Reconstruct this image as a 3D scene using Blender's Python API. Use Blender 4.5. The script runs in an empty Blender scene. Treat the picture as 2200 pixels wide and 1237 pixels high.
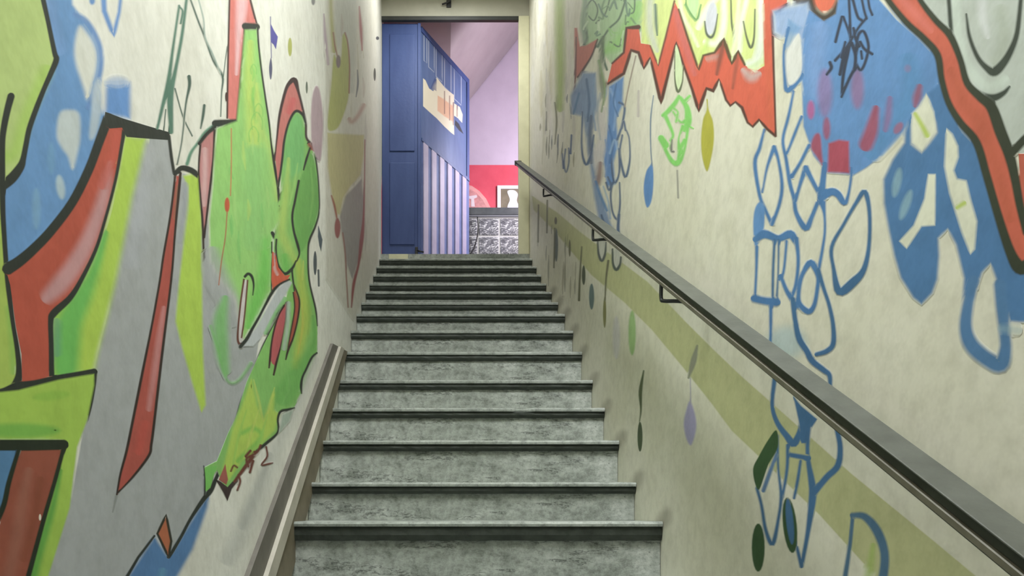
import bpy, bmesh, math, random
import numpy as np
from mathutils import Vector
from mathutils.geometry import tessellate_polygon

random.seed(7)
scene = bpy.context.scene
COL = scene.collection

# ------------------------------------------------------------------ camera
F = 1600.0            # focal length for a 2200 px wide frame
VX, VY = 950.0, 1100.0  # where the corridor's level lines meet in the frame
CZ = 1.94             # eye height above the lower floor
cam_data = bpy.data.cameras.new('camera')
cam = bpy.data.objects.new('camera', cam_data)
COL.objects.link(cam)
cam.location = (0, 0, CZ)
cam.rotation_euler = (math.pi / 2, 0, 0)
cam_data.sensor_fit = 'HORIZONTAL'
cam_data.sensor_width = 36
cam_data.lens = 36 * F / 2200
cam_data.shift_x = (1100 - VX) / 2200
cam_data.shift_y = (VY - 618.5) / 2200
cam_data.clip_start = 0.02
scene.camera = cam

# ------------------------------------------------------------------ light
world = bpy.data.worlds.new('world')
scene.world = world
world.use_nodes = True
world.node_tree.nodes['Background'].inputs[0].default_value = (0.93, 0.96, 1.0, 1)
world.node_tree.nodes['Background'].inputs[1].default_value = 0.42


def area_lamp(name, loc, size, power, color, rot=(0, 0, 0)):
    d = bpy.data.lights.new(name, 'AREA')
    d.shape = 'RECTANGLE'
    d.size, d.size_y = size
    d.energy = power
    d.color = color
    o = bpy.data.objects.new(name, d)
    COL.objects.link(o)
    o.location = loc
    o.rotation_euler = rot
    return o


area_lamp('added_landing_fill', (0.1, 5.7, 6.4), (0.25, 0.5), 25, (0.98, 1.0, 0.97))  # fill lamp added to brighten the walls and lintel around the doorway
area_lamp('ceiling_tube_light', (0.1, 1.2, 5.0), (0.3, 1.5), 108, (0.95, 0.985, 1.0))
pl = bpy.data.lights.new('upper_room_light', 'POINT')
pl.energy = 90
pl.shadow_soft_size = 0.2
pl.color = (0.95, 0.92, 1.0)
po_ = bpy.data.objects.new('upper_room_light', pl)
po_.location = (1.45, 7.3, 5.6)
COL.objects.link(po_)

scene.view_settings.view_transform = 'Standard'
scene.view_settings.look = 'None'
scene.view_settings.exposure = 0.0
scene.view_settings.gamma = 1.0
scene.view_settings.use_curve_mapping = False
scene.cycles.max_bounces = 6
scene.cycles.diffuse_bounces = 3

# ------------------------------------------------------------------ materials


def lin(c):
    out = []
    for v in c:
        v = v / 255.0
        out.append(v / 12.92 if v <= 0.04045 else ((v + 0.055) / 1.055) ** 2.4)
    return (*out, 1.0)


def new_mat(name):
    m = bpy.data.materials.new(name)
    m.use_nodes = True
    nt = m.node_tree
    return m, nt, nt.nodes['Principled BSDF'], nt.nodes['Material Output']


def noise(nt, scale, detail=4, rough=0.55, coord=None, stretch=None):
    n = nt.nodes.new('ShaderNodeTexNoise')
    n.inputs['Scale'].default_value = scale
    n.inputs['Detail'].default_value = detail
    n.inputs['Roughness'].default_value = rough
    tc = nt.nodes.new('ShaderNodeTexCoord')
    if stretch:
        mp = nt.nodes.new('ShaderNodeMapping')
        mp.inputs['Scale'].default_value = stretch
        nt.links.new(tc.outputs['Object'], mp.inputs['Vector'])
        nt.links.new(mp.outputs['Vector'], n.inputs['Vector'])
    else:
        nt.links.new(tc.outputs['Object'], n.inputs['Vector'])
    return n


def ramp(nt, src, stops):
    r = nt.nodes.new('ShaderNodeValToRGB')
    els = r.color_ramp.elements
    while len(els) < len(stops):
        els.new(0.5)
    for e, (p, c) in zip(els, stops):
        e.position = p
        e.color = lin(c)
    nt.links.new(src, r.inputs[0])
    return r


def mult(nt, a, b, fac=1.0):
    mx = nt.nodes.new('ShaderNodeMix')
    mx.data_type = 'RGBA'
    mx.blend_type = 'MULTIPLY'
    mx.inputs[0].default_value = fac
    nt.links.new(a, mx.inputs[6])
    nt.links.new(b, mx.inputs[7])
    return mx.outputs[2]


def bump(nt, bsdf, src, strength=0.2, dist=0.01):
    b = nt.nodes.new('ShaderNodeBump')
    b.inputs['Strength'].default_value = strength
    b.inputs['Distance'].default_value = dist
    nt.links.new(src, b.inputs['Height'])
    nt.links.new(b.outputs[0], bsdf.inputs['Normal'])


MATS = {}


def speckled(name, c, var=14, scale=8, rough=0.6, bumpy=0.15, bscale=60, stretch=None):
    """plain coloured surface with slight mottling and fine relief"""
    if name in MATS:
        return MATS[name]
    m, nt, b, _ = new_mat(name)
    n = noise(nt, scale, 5, 0.6, stretch=stretch)
    lo = tuple(max(0, v - var) for v in c)
    hi = tuple(min(255, v + var) for v in c)
    r = ramp(nt, n.outputs[0], [(0.3, lo), (0.7, hi)])
    nt.links.new(r.outputs[0], b.inputs['Base Color'])
    b.inputs['Roughness'].default_value = rough
    n2 = noise(nt, bscale, 3)
    bump(nt, b, n2.outputs[0], bumpy, 0.004)
    MATS[name] = m
    return m


def pos_noise(nt, scale, detail, rough=0.55):
    g = nt.nodes.new('ShaderNodeNewGeometry')
    n = nt.nodes.new('ShaderNodeTexNoise')
    n.inputs['Scale'].default_value = scale
    n.inputs['Detail'].default_value = detail
    n.inputs['Roughness'].default_value = rough
    nt.links.new(g.outputs['Position'], n.inputs['Vector'])
    return n


def plaster(name, base, dirt, painted=False):
    """wall plaster; painted=True adds the pigment film stored on the paint meshes"""
    key = name + ('_painted' if painted else '')
    m, nt, b, _ = new_mat(key)
    n1 = pos_noise(nt, 1.7, 4, 0.6)
    r1 = ramp(nt, n1.outputs[0], [(0.25, dirt), (0.62, base)])
    out = r1.outputs[0]
    n2 = pos_noise(nt, 22, 3, 0.7)
    r2 = ramp(nt, n2.outputs[0], [(0.3, (236, 236, 234)), (0.6, (255, 255, 255))])
    if painted:
        pg = nt.nodes.new('ShaderNodeAttribute')
        pg.attribute_name = 'pigment'
        cv = nt.nodes.new('ShaderNodeAttribute')
        cv.attribute_name = 'cover'
        mx = nt.nodes.new('ShaderNodeMix')
        mx.data_type = 'RGBA'
        nt.links.new(cv.outputs['Fac'], mx.inputs[0])
        nt.links.new(out, mx.inputs[6])
        nt.links.new(pg.outputs['Color'], mx.inputs[7])
        out = mx.outputs[2]
    out = mult(nt, out, r2.outputs[0], 0.8)
    nt.links.new(out, b.inputs['Base Color'])
    b.inputs['Roughness'].default_value = 0.6
    b.inputs['Specular IOR Level'].default_value = 0.25
    n3 = pos_noise(nt, 60, 1)
    bump(nt, b, n3.outputs[0], 0.12, 0.004)
    MATS[key] = m
    return m


def stone(name, light, mid, dark, crack=True):
    m, nt, b, _ = new_mat(name)
    n1 = noise(nt, 12, 8, 0.75, stretch=(1, 1, 1.5))
    r1 = ramp(nt, n1.outputs[0], [(0.3, dark), (0.48, mid), (0.68, light)])
    out = r1.outputs[0]
    n4 = noise(nt, 45, 6, 0.8)
    r4 = ramp(nt, n4.outputs[0], [(0.34, (96, 100, 92)), (0.52, (255, 255, 255))])
    out = mult(nt, out, r4.outputs[0], 0.5)
    n5 = noise(nt, 2.2, 3, 0.6, stretch=(1, 1, 0.4))
    r5 = ramp(nt, n5.outputs[0], [(0.32, (176, 180, 172)), (0.6, (255, 255, 255))])
    out = mult(nt, out, r5.outputs[0], 0.8)
    if crack:
        n2 = noise(nt, 4.5, 6, 0.65, stretch=(0.6, 1, 2.6))
        ma = nt.nodes.new('ShaderNodeMath')
        ma.operation = 'SUBTRACT'
        ma.inputs[1].default_value = 0.42
        nt.links.new(n2.outputs[0], ma.inputs[0])
        ab = nt.nodes.new('ShaderNodeMath')
        ab.operation = 'ABSOLUTE'
        nt.links.new(ma.outputs[0], ab.inputs[0])
        r2 = ramp(nt, ab.outputs[0], [(0.0, (70, 74, 68)), (0.013, (255, 255, 255))])
        out = mult(nt, out, r2.outputs[0], 0.75)
    nt.links.new(out, b.inputs['Base Color'])
    b.inputs['Roughness'].default_value = 0.62
    bump(nt, b, n4.outputs[0], 0.35, 0.006)
    MATS[name] = m
    return m


def flat_paint(name, base):
    """door paint that carries pigment of its own"""
    m, nt, b, _ = new_mat(name)
    pg = nt.nodes.new('ShaderNodeAttribute')
    pg.attribute_name = 'pigment'
    nt.links.new(pg.outputs['Color'], b.inputs['Base Color'])
    b.inputs['Roughness'].default_value = 0.6
    return m


# ------------------------------------------------------------------ mesh helpers


def link(name, me, mat, parent=None):
    o = bpy.data.objects.new(name, me)
    if mat:
        me.materials.append(mat)
    COL.objects.link(o)
    o.parent = parent
    return o


def mesh_from(name, verts, faces):
    me = bpy.data.meshes.new(name)
    me.from_pydata([tuple(v) for v in verts], [], faces)
    me.update()
    return me


def empty(name, loc=(0, 0, 0), parent=None):
    o = bpy.data.objects.new(name, None)
    o.empty_display_size = 0.1
    COL.objects.link(o)
    o.location = loc
    o.parent = parent
    return o


def tag(o, label=None, cat=None, group=None, kind=None):
    if label:
        o['label'] = label
    if cat:
        o['category'] = cat
    if group:
        o['group'] = group
    if kind:
        o['kind'] = kind
    return o


def box(name, lo, hi, mat, parent=None, bevel=0.0, off=(0, 0, 0)):
    bm = bmesh.new()
    bmesh.ops.create_cube(bm, size=1)
    for v in bm.verts:
        v.co = Vector([lo[i] + (v.co[i] + 0.5) * (hi[i] - lo[i]) - off[i] for i in range(3)])
    if bevel:
        bmesh.ops.bevel(bm, geom=bm.edges[:], offset=bevel, segments=2, affect='EDGES', profile=0.5)
    me = bpy.data.meshes.new(name)
    bm.to_mesh(me)
    bm.free()
    return link(name, me, mat, parent)


def prism(name, poly, axis_vec, mat, parent=None):
    """closed polygon of 3D points swept along axis_vec"""
    n = len(poly)
    a = Vector(axis_vec)
    vs = [Vector(p) for p in poly] + [Vector(p) + a for p in poly]
    fs = [tuple(range(n)), tuple(range(2 * n - 1, n - 1, -1))]
    for i in range(n):
        j = (i + 1) % n
        fs.append((i, i + n, j + n, j))
    me = mesh_from(name, vs, fs)
    bm = bmesh.new()
    bm.from_mesh(me)
    bmesh.ops.recalc_face_normals(bm, faces=bm.faces)
    bm.to_mesh(me)
    bm.free()
    return link(name, me, mat, parent)


def tube(name, pts, r, mat, parent=None, sides=8, off=(0, 0, 0)):
    pts = [Vector(p) - Vector(off) for p in pts]
    vs, fs = [], []
    up0 = Vector((0.13, 0.3, 0.94))
    for i, p in enumerate(pts):
        a = pts[max(0, i - 1)]
        b = pts[min(len(pts) - 1, i + 1)]
        t = (b - a).normalized()
        u = t.cross(up0)
        if u.length < 1e-4:
            u = t.cross(Vector((1, 0, 0)))
        u.normalize()
        w = t.cross(u)
        for k in range(sides):
            an = 2 * math.pi * k / sides
            vs.append(p + (u * math.cos(an) + w * math.sin(an)) * r)
    for i in range(len(pts) - 1):
        for k in range(sides):
            k2 = (k + 1) % sides
            fs.append((i * sides + k, i * sides + k2, (i + 1) * sides + k2, (i + 1) * sides + k))
    fs.append(tuple(range(sides - 1, -1, -1)))
    fs.append(tuple((len(pts) - 1) * sides + k for k in range(sides)))
    me = mesh_from(name, vs, fs)
    for p in me.polygons:
        p.use_smooth = True
    return link(name, me, mat, parent)


def spline(pts, closed, sub=6):
    n = len(pts)
    if n < 3:
        return list(pts)
    out = []
    rng = range(n) if closed else range(n - 1)
    for i in rng:
        if closed:
            p0, p1, p2, p3 = pts[i - 1], pts[i], pts[(i + 1) % n], pts[(i + 2) % n]
        else:
            p1, p2 = pts[i], pts[i + 1]
            p0 = pts[i - 1] if i > 0 else tuple(2 * a - b for a, b in zip(p1, p2))
            p3 = pts[i + 2] if i + 2 < n else tuple(2 * a - b for a, b in zip(p2, p1))
        for k in range(sub):
            t = k / sub
            out.append(tuple(0.5 * (2 * b + (c - a) * t + (2 * a - 5 * b + 4 * c - d) * t * t +
                                    (3 * b - a - 3 * c + d) * t ** 3)
                             for a, b, c, d in zip(p0, p1, p2, p3)))
    if not closed:
        out.append(tuple(pts[-1]))
    return out


# ------------------------------------------------------------------ surfaces that carry paint
EYE = Vector((0, 0, CZ))


def inside(poly, P):
    """which of the points P lie in the polygon"""
    x, y = P[:, 0], P[:, 1]
    res = np.zeros(len(P), bool)
    px, py = poly[:, 0], poly[:, 1]
    j = len(poly) - 1
    for i in range(len(poly)):
        c = (py[i] > y) != (py[j] > y)
        if c.any():
            xi = (px[j] - px[i]) * (y - py[i]) / ((py[j] - py[i]) or 1e-9) + px[i]
            res ^= c & (x < xi)
        j = i
    return res


def dense(pts, closed, step=11.0):
    out = []
    n = len(pts)
    for i in range(n if closed else n - 1):
        a, b = pts[i], pts[(i + 1) % n]
        k = max(1, int(math.hypot(b[0] - a[0], b[1] - a[1]) / step))
        for q in range(k):
            out.append(tuple(u + (v - u) * q / k for u, v in zip(a, b)))
    if not closed:
        out.append(tuple(pts[-1]))
    return out


class Surface:
    """a flat painted surface: a point of the traced survey becomes the real point on the plane.
    Every piece of paint is a film on the wall; feathered rims carry the colour that lies below them."""

    def __init__(self, origin, normal, parent, mat, base=None):
        self.o, self.n, self.parent = Vector(origin), Vector(normal).normalized(), parent
        self.mat, self.base = mat, base
        self.level = np.zeros((420, 680), np.int16)   # how many films lie on each patch
        self.group = parent
        self.layers = []

    def at(self, px, py, lift):
        d = Vector(((px - VX) / F, 1.0, (VY - py) / F))
        t = (self.o + self.n * lift - EYE).dot(self.n) / d.dot(self.n)
        return EYE + d * t

    def motif(self, name, label=None):
        self.group = empty(name, (0, 0, 0), self.parent)
        if label:
            self.group['label'] = label
        return self.group

    def below(self, P):
        """pigment and coverage already lying at points P"""
        col = np.zeros((len(P), 3))
        cov = np.zeros(len(P))
        if self.base:
            col[:] = lin(self.base)[:3]
            cov[:] = 1.0
        for lo, hi, fn, c in self.layers:
            k = np.where((P[:, 0] >= lo[0]) & (P[:, 0] <= hi[0]) & (P[:, 1] >= lo[1]) & (P[:, 1] <= hi[1]))[0]
            if not len(k):
                continue
            a = fn(P[k])
            nc = a + cov[k] * (1 - a)
            w = np.where(nc > 1e-6, a / np.maximum(nc, 1e-6), 0)[:, None]
            col[k] = c * w + col[k] * (1 - w)
            cov[k] = nc
        return col, cov

    def emit(self, name, pts2, alpha, faces, color, fn, rise):
        P = np.array(pts2, float)
        lo, hi = P.min(0) - 4, P.max(0) + 4
        i0, i1 = int((lo[0] + 200) // 4), int((hi[0] + 200) // 4) + 2
        j0, j1 = int((lo[1] + 120) // 4), int((hi[1] + 120) // 4) + 2
        i0, j0, i1, j1 = max(i0, 0), max(j0, 0), min(i1, 680), min(j1, 420)
        gx, gy = np.meshgrid(np.arange(i0, i1) * 4 - 198.0, np.arange(j0, j1) * 4 - 118.0)
        m = fn(np.stack([gx.ravel(), gy.ravel()], 1), 4.0).reshape(gx.shape) > 0
        ci = np.clip(((P[:, 0] + 200) // 4).astype(int), 0, 679)
        cj = np.clip(((P[:, 1] + 120) // 4).astype(int), 0, 419)
        sub = self.level[j0:j1, i0:i1]
        under = self.level[cj, ci].copy()
        lev = max(int(sub[m].max()) if m.any() else 0, int(self.level[cj, ci].max())) + 1
        sub[m] = lev
        self.level[cj, ci] = lev
        a = np.array(alpha, float)
        lum = sum(color) / 3.0
        color = [lum + 0.94 * (v - lum) for v in color]
        c = np.array(lin(color)[:3])
        col, cov = self.below(P)
        nc = a + cov * (1 - a)
        w = np.where(nc > 1e-6, a / np.maximum(nc, 1e-6), 1.0)[:, None]
        col = c * w + col * (1 - w)
        rgba = np.ones((len(P), 4), np.float32)
        rgba[:, :3] = col
        lifts = [0.000012 + 0.000022 * (u + 0.2 if al <= 0 else lev) + (0.0 if al <= 0 else 0.000012 * r) for u, al, r in zip(under, alpha, rise)]
        vs = [self.at(x, y, h) for (x, y), h in zip(pts2, lifts)]
        ctr = sum(vs, Vector()) / len(vs)
        keep = []
        for f in faces:        # leave out slivers that fold back at sharp turns
            ar = 0.0
            for k in range(len(f)):
                (x1, y1), (x2, y2) = pts2[f[k - 1]], pts2[f[k]]
                ar += x1 * y2 - x2 * y1
            keep.append(ar)
        sign = 1 if sum(keep) > 0 else -1
        faces = [f for f, ar in zip(faces, keep) if ar * sign > 1e-4]
        if (sign > 0) == (self.flip > 0):
            faces = [tuple(reversed(f)) for f in faces]
        me = mesh_from(name, [v - ctr for v in vs], faces)
        at = me.attributes.new('cover', 'FLOAT', 'POINT')
        at.data.foreach_set('value', nc.astype(np.float32))
        at = me.attributes.new('pigment', 'FLOAT_COLOR', 'POINT')
        at.data.foreach_set('color', rgba.ravel())
        self.layers.append((P.min(0), P.max(0), fn, c))
        o = link(name, me, self.mat, self.group)
        o.location = ctr
        return o

    flip = 1

    def fill(self, color, pts, smooth=False, soft=0.0, name='paint_fill', alpha=1.0):
        pts = spline(pts, True) if smooth else dense(pts, True)
        area = sum(pts[i - 1][0] * pts[i][1] - pts[i][0] * pts[i - 1][1] for i in range(len(pts)))
        if area < 0:
            pts = pts[::-1]
        n = len(pts)
        soft = max(soft, 1.0)
        nrm = []
        for i in range(n):
            ax, ay = pts[i - 1]
            bx, by = pts[(i + 1) % n]
            tx, ty = bx - ax, by - ay
            l = math.hypot(tx, ty) or 1
            nrm.append((ty / l, -tx / l))
        rings = max(1, min(5, int(soft / 3.0)))
        vs, cov, rise = [], [], []
        for r in range(rings + 1):
            t = r / rings
            o = soft * (t - 0.5)
            vs += [(x + nx * o, y + ny * o) for (x, y), (nx, ny) in zip(pts, nrm)]
            cov += [alpha * (1 - t * t * (3 - 2 * t))] * n
            rise += [1.0 - t] * n
        inner, outer = vs[:n], vs[-n:]
        tris = [tuple(t) for t in tessellate_polygon([[Vector((x, y, 0)) for x, y in inner]])]
        ar = sum((inner[t[1]][0] - inner[t[0]][0]) * (inner[t[2]][1] - inner[t[0]][1]) -
                 (inner[t[2]][0] - inner[t[0]][0]) * (inner[t[1]][1] - inner[t[0]][1]) for t in tris)
        if ar < 0:
            tris = [t[::-1] for t in tris]
        for r in range(rings):
            for i in range(n):
                j = (i + 1) % n
                tris.append((r * n + j, r * n + i, (r + 1) * n + i, (r + 1) * n + j))
        ip, mp, op = np.array(inner), np.array(pts), np.array(outer)

        def fn(P, pad=0.0):
            if pad:
                return inside(op, P).astype(float)
            return np.where(inside(ip, P), alpha, np.where(inside(mp, P), alpha * 0.75, np.where(inside(op, P), alpha * 0.25, 0.0)))
        return self.emit(name, vs, cov, tris, color, fn, rise)

    def stroke(self, color, pts, w, soft=1.5, smooth=True, closed=False, name='outline', alpha=1.0):
        """w: one width or a width for each point"""
        ws = list(w) if isinstance(w, (list, tuple)) else [w] * len(pts)
        p3 = [(p[0], p[1], a) for p, a in zip(pts, ws)]
        if smooth and len(p3) > 2:
            p3 = spline(p3, closed, 5)
        p3 = dense(p3, closed, 6.0 if soft > 3 else 11.0)
        if not closed:
            def ext(a, b, k, s):
                l = math.hypot(a[0] - b[0], a[1] - b[1]) or 1
                h = a[2] * 0.5 * k
                return (a[0] + (a[0] - b[0]) / l * h, a[1] + (a[1] - b[1]) / l * h, a[2] * s)
            a, b = p3[0], p3[1]
            c, d = p3[-1], p3[-2]
            p3 = [ext(a, b, 0.95, 0.1), ext(a, b, 0.75, 0.5), ext(a, b, 0.4, 0.85)] + p3 + \
                 [ext(c, d, 0.4, 0.85), ext(c, d, 0.75, 0.5), ext(c, d, 0.95, 0.1)]
        n = len(p3)
        vs, cov, fs, rise = [], [], [], []
        hw, ss = [], []
        wmax = max(p[2] for p in p3) * 0.5 + soft
        cols = 4 if soft <= 3 else max(6, min(14, int(wmax / 2.5)))
        for i, (x, y, wd) in enumerate(p3):
            if closed:
                a, b = p3[i - 1], p3[(i + 1) % n]
            else:
                a, b = p3[max(0, i - 1)], p3[min(n - 1, i + 1)]
            tx, ty = b[0] - a[0], b[1] - a[1]
            l = math.hypot(tx, ty) or 1
            nx, ny = -ty / l, tx / l
            h = max(wd * 0.5, 0.3)
            s = min(soft, h)
            end = 0.0 if (not closed and i in (0, n - 1)) else 1.0
            hw.append(h)
            ss.append(s)
            if cols == 4:
                prof = ((-(h + s), 0), (-(h - s), 1), (h - s, 1), (h + s, 0))
            else:
                prof = []
                for k in range(cols):
                    u = (2.0 * k / (cols - 1) - 1.0) * (h + s)
                    t = min(1.0, max(0.0, (h + s - abs(u)) / (2 * s)))
                    prof.append((u, t * t * (3 - 2 * t)))
            for off, cv in prof:
                vs.append((x + nx * off, y + ny * off))
                cov.append(cv * alpha * end)
                rise.append(i / n)
        m = n if closed else n - 1
        for i in range(m):
            j = (i + 1) % n
            for k in range(cols - 1):
                fs.append((i * cols + k, i * cols + k + 1, j * cols + k + 1, j * cols + k))
        A = np.array(p3)
        hw, ss = np.array(hw), np.array(ss)
        I = np.arange(m)
        J = (I + 1) % n

        def fn(P, pad=0.0):
            a, b = A[I, :2], A[J, :2]
            d = b - a
            l2 = np.maximum((d * d).sum(1), 1e-9)
            t = np.clip(((P[:, None, :] - a[None]) * d[None]).sum(2) / l2, 0, 1)
            q = a[None] + t[:, :, None] * d[None]
            dist = np.sqrt(((P[:, None, :] - q) ** 2).sum(2))
            h = hw[I] + (hw[J] - hw[I]) * t + pad
            s = ss[I] + (ss[J] - ss[I]) * t
            return (1.0 if pad else alpha) * np.clip((h + s - dist) / (2 * s + 1e-6), 0, 1).max(1)
        return self.emit(name, vs, cov, fs, color, fn, rise)

    def oval(self, color, c, rx, ry, soft=3.0, tilt=0.0, name='paint_fill', alpha=1.0):
        pts = []
        for k in range(22):
            a = 2 * math.pi * k / 22
            x, y = rx * math.cos(a), ry * math.sin(a)
            ct, st = math.cos(tilt), math.sin(tilt)
            pts.append((c[0] + x * ct - y * st, c[1] + x * st + y * ct))
        return self.fill(color, pts, False, min(soft, rx * 1.6), name, alpha)


# ------------------------------------------------------------------ structure
XL, XR = -0.53, 0.76      # the two stair walls
U = 0.28                  # tread depth
Y_DOOR = 6.5              # wall with the doorway
TOP = 6.5
TOPU = 8.3

PL_L = ((228, 228, 221), (212, 211, 201))
PL_R = ((220, 217, 200), (206, 203, 180))
M_WALL_L = plaster('plaster_left', *PL_L)
M_WALL_R = plaster('plaster_right', *PL_R)
M_PAINT_L = plaster('plaster_left', *PL_L, painted=True)
M_PAINT_R = plaster('plaster_right', *PL_R, painted=True)
M_GREY = speckled('grey_plaster', (178, 176, 160), 10, 3)
M_LILAC = speckled('lilac_plaster', (206, 192, 212), 6, 3)
M_RED = speckled('red_wall_paint', (222, 84, 104), 8, 4)
M_CEIL = speckled('white_ceiling', (225, 224, 216), 5, 3)

wall_left = box('wall_left', (XL - 0.2, -1.2, 0), (XL, Y_DOOR, TOP), M_WALL_L)
tag(wall_left, 'cream plaster stair wall covered with green, grey and red graffiti', kind='structure')
wall_right = box('wall_right', (XR, -1.2, 0), (XR + 0.2, Y_DOOR, TOP), M_WALL_R)
tag(wall_right, 'cream plaster stair wall with blue netted graffiti behind the handrail', kind='structure')
ceiling = box('ceiling', (XL - 0.2, -1.2, TOP), (XR + 0.2, Y_DOOR, TOP + 0.15), M_CEIL)
tag(ceiling, 'white ceiling high above the stairs', kind='structure')


def zat(py, y):
    return CZ + (VY - py) / F * y


def xat(px, y):
    return (px - VX) / F * y


# ---- stairs: one entry for each step, distance in treads and height of the edge
edge = [1130, 1045, 955, 885, 825, 764, 718, 682, 657, 634, 616, 597, 579, 562]
STEPS = []
for n, py in enumerate(edge):
    D = 9.25 if n == 0 else 9.5 + n
    STEPS.append((n, D * U, zat(py, D * U)))
low = []
y0, z0 = STEPS[0][1], STEPS[0][2]
for k in range(1, 11):
    if z0 - 0.022 - 0.178 * k > 0.02:
        low.append((-k, y0 - U * k, z0 - 0.022 - 0.178 * k))
STEPS = low[::-1] + STEPS
Z_TOP = zat(548, Y_DOOR)          # upper floor

M_RISER = stone('worn_grey_stone', (206, 210, 203), (166, 171, 163), (104, 110, 100))
M_TREAD = stone('worn_stone_edge', (196, 200, 194), (166, 171, 164), (120, 126, 118), False)
M_NOSE = speckled('shade_dark_step_moulding', (48, 54, 46), 12, 20, 0.6, 0.3)

stairs = empty('staircase', (0, STEPS[0][1], 0))
tag(stairs, 'long straight flight of worn grey stone steps between the painted walls', 'staircase')
off = Vector(stairs.location)
X0, X1 = XL + 0.002, XR - 0.002
for i, (n, y, z) in enumerate(STEPS):
    lip = 0.016
    nose_h = 0.05 if n == 0 else 0.028
    zt = z + lip
    y_next = STEPS[i + 1][1] if i + 1 < len(STEPS) else Y_DOOR
    z_prev = STEPS[i - 1][2] + lip if i else 0.0
    st = empty('step', (0, y - off.y, z_prev), stairs)
    so = Vector((0, y, z_prev))
    # riser
    box('riser', (X0, y, z_prev + 0.0005), (X1, y + 0.03, z - nose_h), M_RISER, st, 0, so)
    # moulding under the lip; its dark paint also paints in the lip's shadow
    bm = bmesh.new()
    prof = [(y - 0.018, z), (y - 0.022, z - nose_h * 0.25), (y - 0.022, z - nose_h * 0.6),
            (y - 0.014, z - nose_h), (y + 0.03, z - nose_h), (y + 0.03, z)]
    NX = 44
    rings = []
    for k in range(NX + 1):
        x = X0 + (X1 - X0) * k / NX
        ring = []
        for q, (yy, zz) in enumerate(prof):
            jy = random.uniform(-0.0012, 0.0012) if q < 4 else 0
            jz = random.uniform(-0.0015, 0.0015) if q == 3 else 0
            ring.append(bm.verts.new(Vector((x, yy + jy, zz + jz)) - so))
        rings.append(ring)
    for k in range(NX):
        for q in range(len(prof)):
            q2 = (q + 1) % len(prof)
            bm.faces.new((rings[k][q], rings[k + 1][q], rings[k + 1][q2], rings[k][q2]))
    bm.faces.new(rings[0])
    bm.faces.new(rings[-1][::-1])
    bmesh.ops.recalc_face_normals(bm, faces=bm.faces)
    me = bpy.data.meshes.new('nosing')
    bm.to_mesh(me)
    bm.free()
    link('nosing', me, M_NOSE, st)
    # tread slab with a worn, slightly chipped lip
    bm = bmesh.new()
    rings = []
    for k in range(NX + 1):
        f = k / NX
        x = X0 + (X1 - X0) * f
        chip = 0.0
        if n == 3 and 0.66 < f < 0.74:
            chip = 0.011 * math.sin((f - 0.66) / 0.08 * math.pi)
        jy = random.uniform(-0.002, 0.002)
        jz = random.uniform(-0.0012, 0.0012)
        a = [(y - 0.030 + jy + chip, z - 0.0006), (y - 0.032 + jy + chip, z + lip * 0.5),
             (y - 0.026 + jy + chip, zt + jz - chip * 0.4), (y_next + 0.028, zt), (y_next + 0.028, z - 0.0006)]
        rings.append([bm.verts.new(Vector((x, yy, zz)) - so) for yy, zz in a])
    for k in range(NX):
        for q in range(5):
            q2 = (q + 1) % 5
            bm.faces.new((rings[k][q], rings[k + 1][q], rings[k + 1][q2], rings[k][q2]))
    bm.faces.new(rings[0])
    bm.faces.new(rings[-1][::-1])
    bmesh.ops.recalc_face_normals(bm, faces=bm.faces)
    me = bpy.data.meshes.new('tread')
    bm.to_mesh(me)
    bm.free()
    link('tread', me, M_TREAD, st)

fl = box('floor', (XL - 0.2, -1.2, -0.1), (XR + 0.2, STEPS[0][1] + 0.03, 0.0), M_RISER)
tag(fl, 'grey stone floor at the foot of the stairs', kind='structure')

# ---- upper floor, doorway wall, upper room
room_floor = box('floor_upper', (-1.6, Y_DOOR - 0.03, Z_TOP - 0.12), (2.2, 9.2, Z_TOP), M_TREAD)
tag(room_floor, 'worn grey stone floor of the room at the top', kind='structure')
XJ = xat(1114, Y_DOOR)
ZH = zat(45, Y_DOOR)
wd = empty('wall_doorway', (0, Y_DOOR, Z_TOP))
tag(wd, 'cream wall around the doorway at the top of the stairs', kind='structure')
wo = (0, Y_DOOR, Z_TOP)
box('lintel', (XL - 0.2, Y_DOOR, ZH + 0.035), (XR + 0.2, Y_DOOR + 0.04, TOPU), M_GREY, wd, 0, wo)
M_JAMB = speckled('cream_jamb', (214, 211, 178), 9, 6)
box('jamb', (XJ, Y_DOOR - 0.02, Z_TOP), (XR - 0.001, Y_DOOR + 0.04, ZH + 0.0345), M_JAMB, wd, 0.006, wo)
M_FRAME = speckled('dark_door_frame', (52, 54, 52), 6, 10, 0.5)
box('head_frame', (XL + 0.001, Y_DOOR - 0.015, ZH), (XJ, Y_DOOR + 0.022, ZH + 0.034), M_FRAME, wd, 0.003, wo)

box('side_panel', (-1.6, Y_DOOR, Z_TOP), (XL - 0.2, Y_DOOR + 0.04, TOPU), M_GREY, wd, 0, wo)
box('side_panel', (XR + 0.2, Y_DOOR, Z_TOP), (2.2, Y_DOOR + 0.04, TOPU), M_GREY, wd, 0, wo)
wall_back = box('wall_back', (-1.6, 8.6, Z_TOP), (2.2, 8.75, TOPU), M_LILAC)
tag(wall_back, 'lilac wall of the upper room above a red painted band', kind='structure')
zr = zat(355, 8.6)
rb = box('red_band', (-1.6, 8.592, Z_TOP + 0.001), (2.2, 8.5995, zr), M_RED, wall_back)
wsl = box('wall_upper_left', (-1.6, Y_DOOR + 0.04, Z_TOP), (-1.5, 8.6, TOPU), M_LILAC)
tag(wsl, 'lilac side wall of the upper room on the left', kind='structure')
wsr = box('wall_upper_right', (2.1, Y_DOOR + 0.04, Z_TOP), (2.2, 8.6, TOPU), M_LILAC)
tag(wsr, 'lilac side wall of the upper room on the right', kind='structure')
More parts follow.
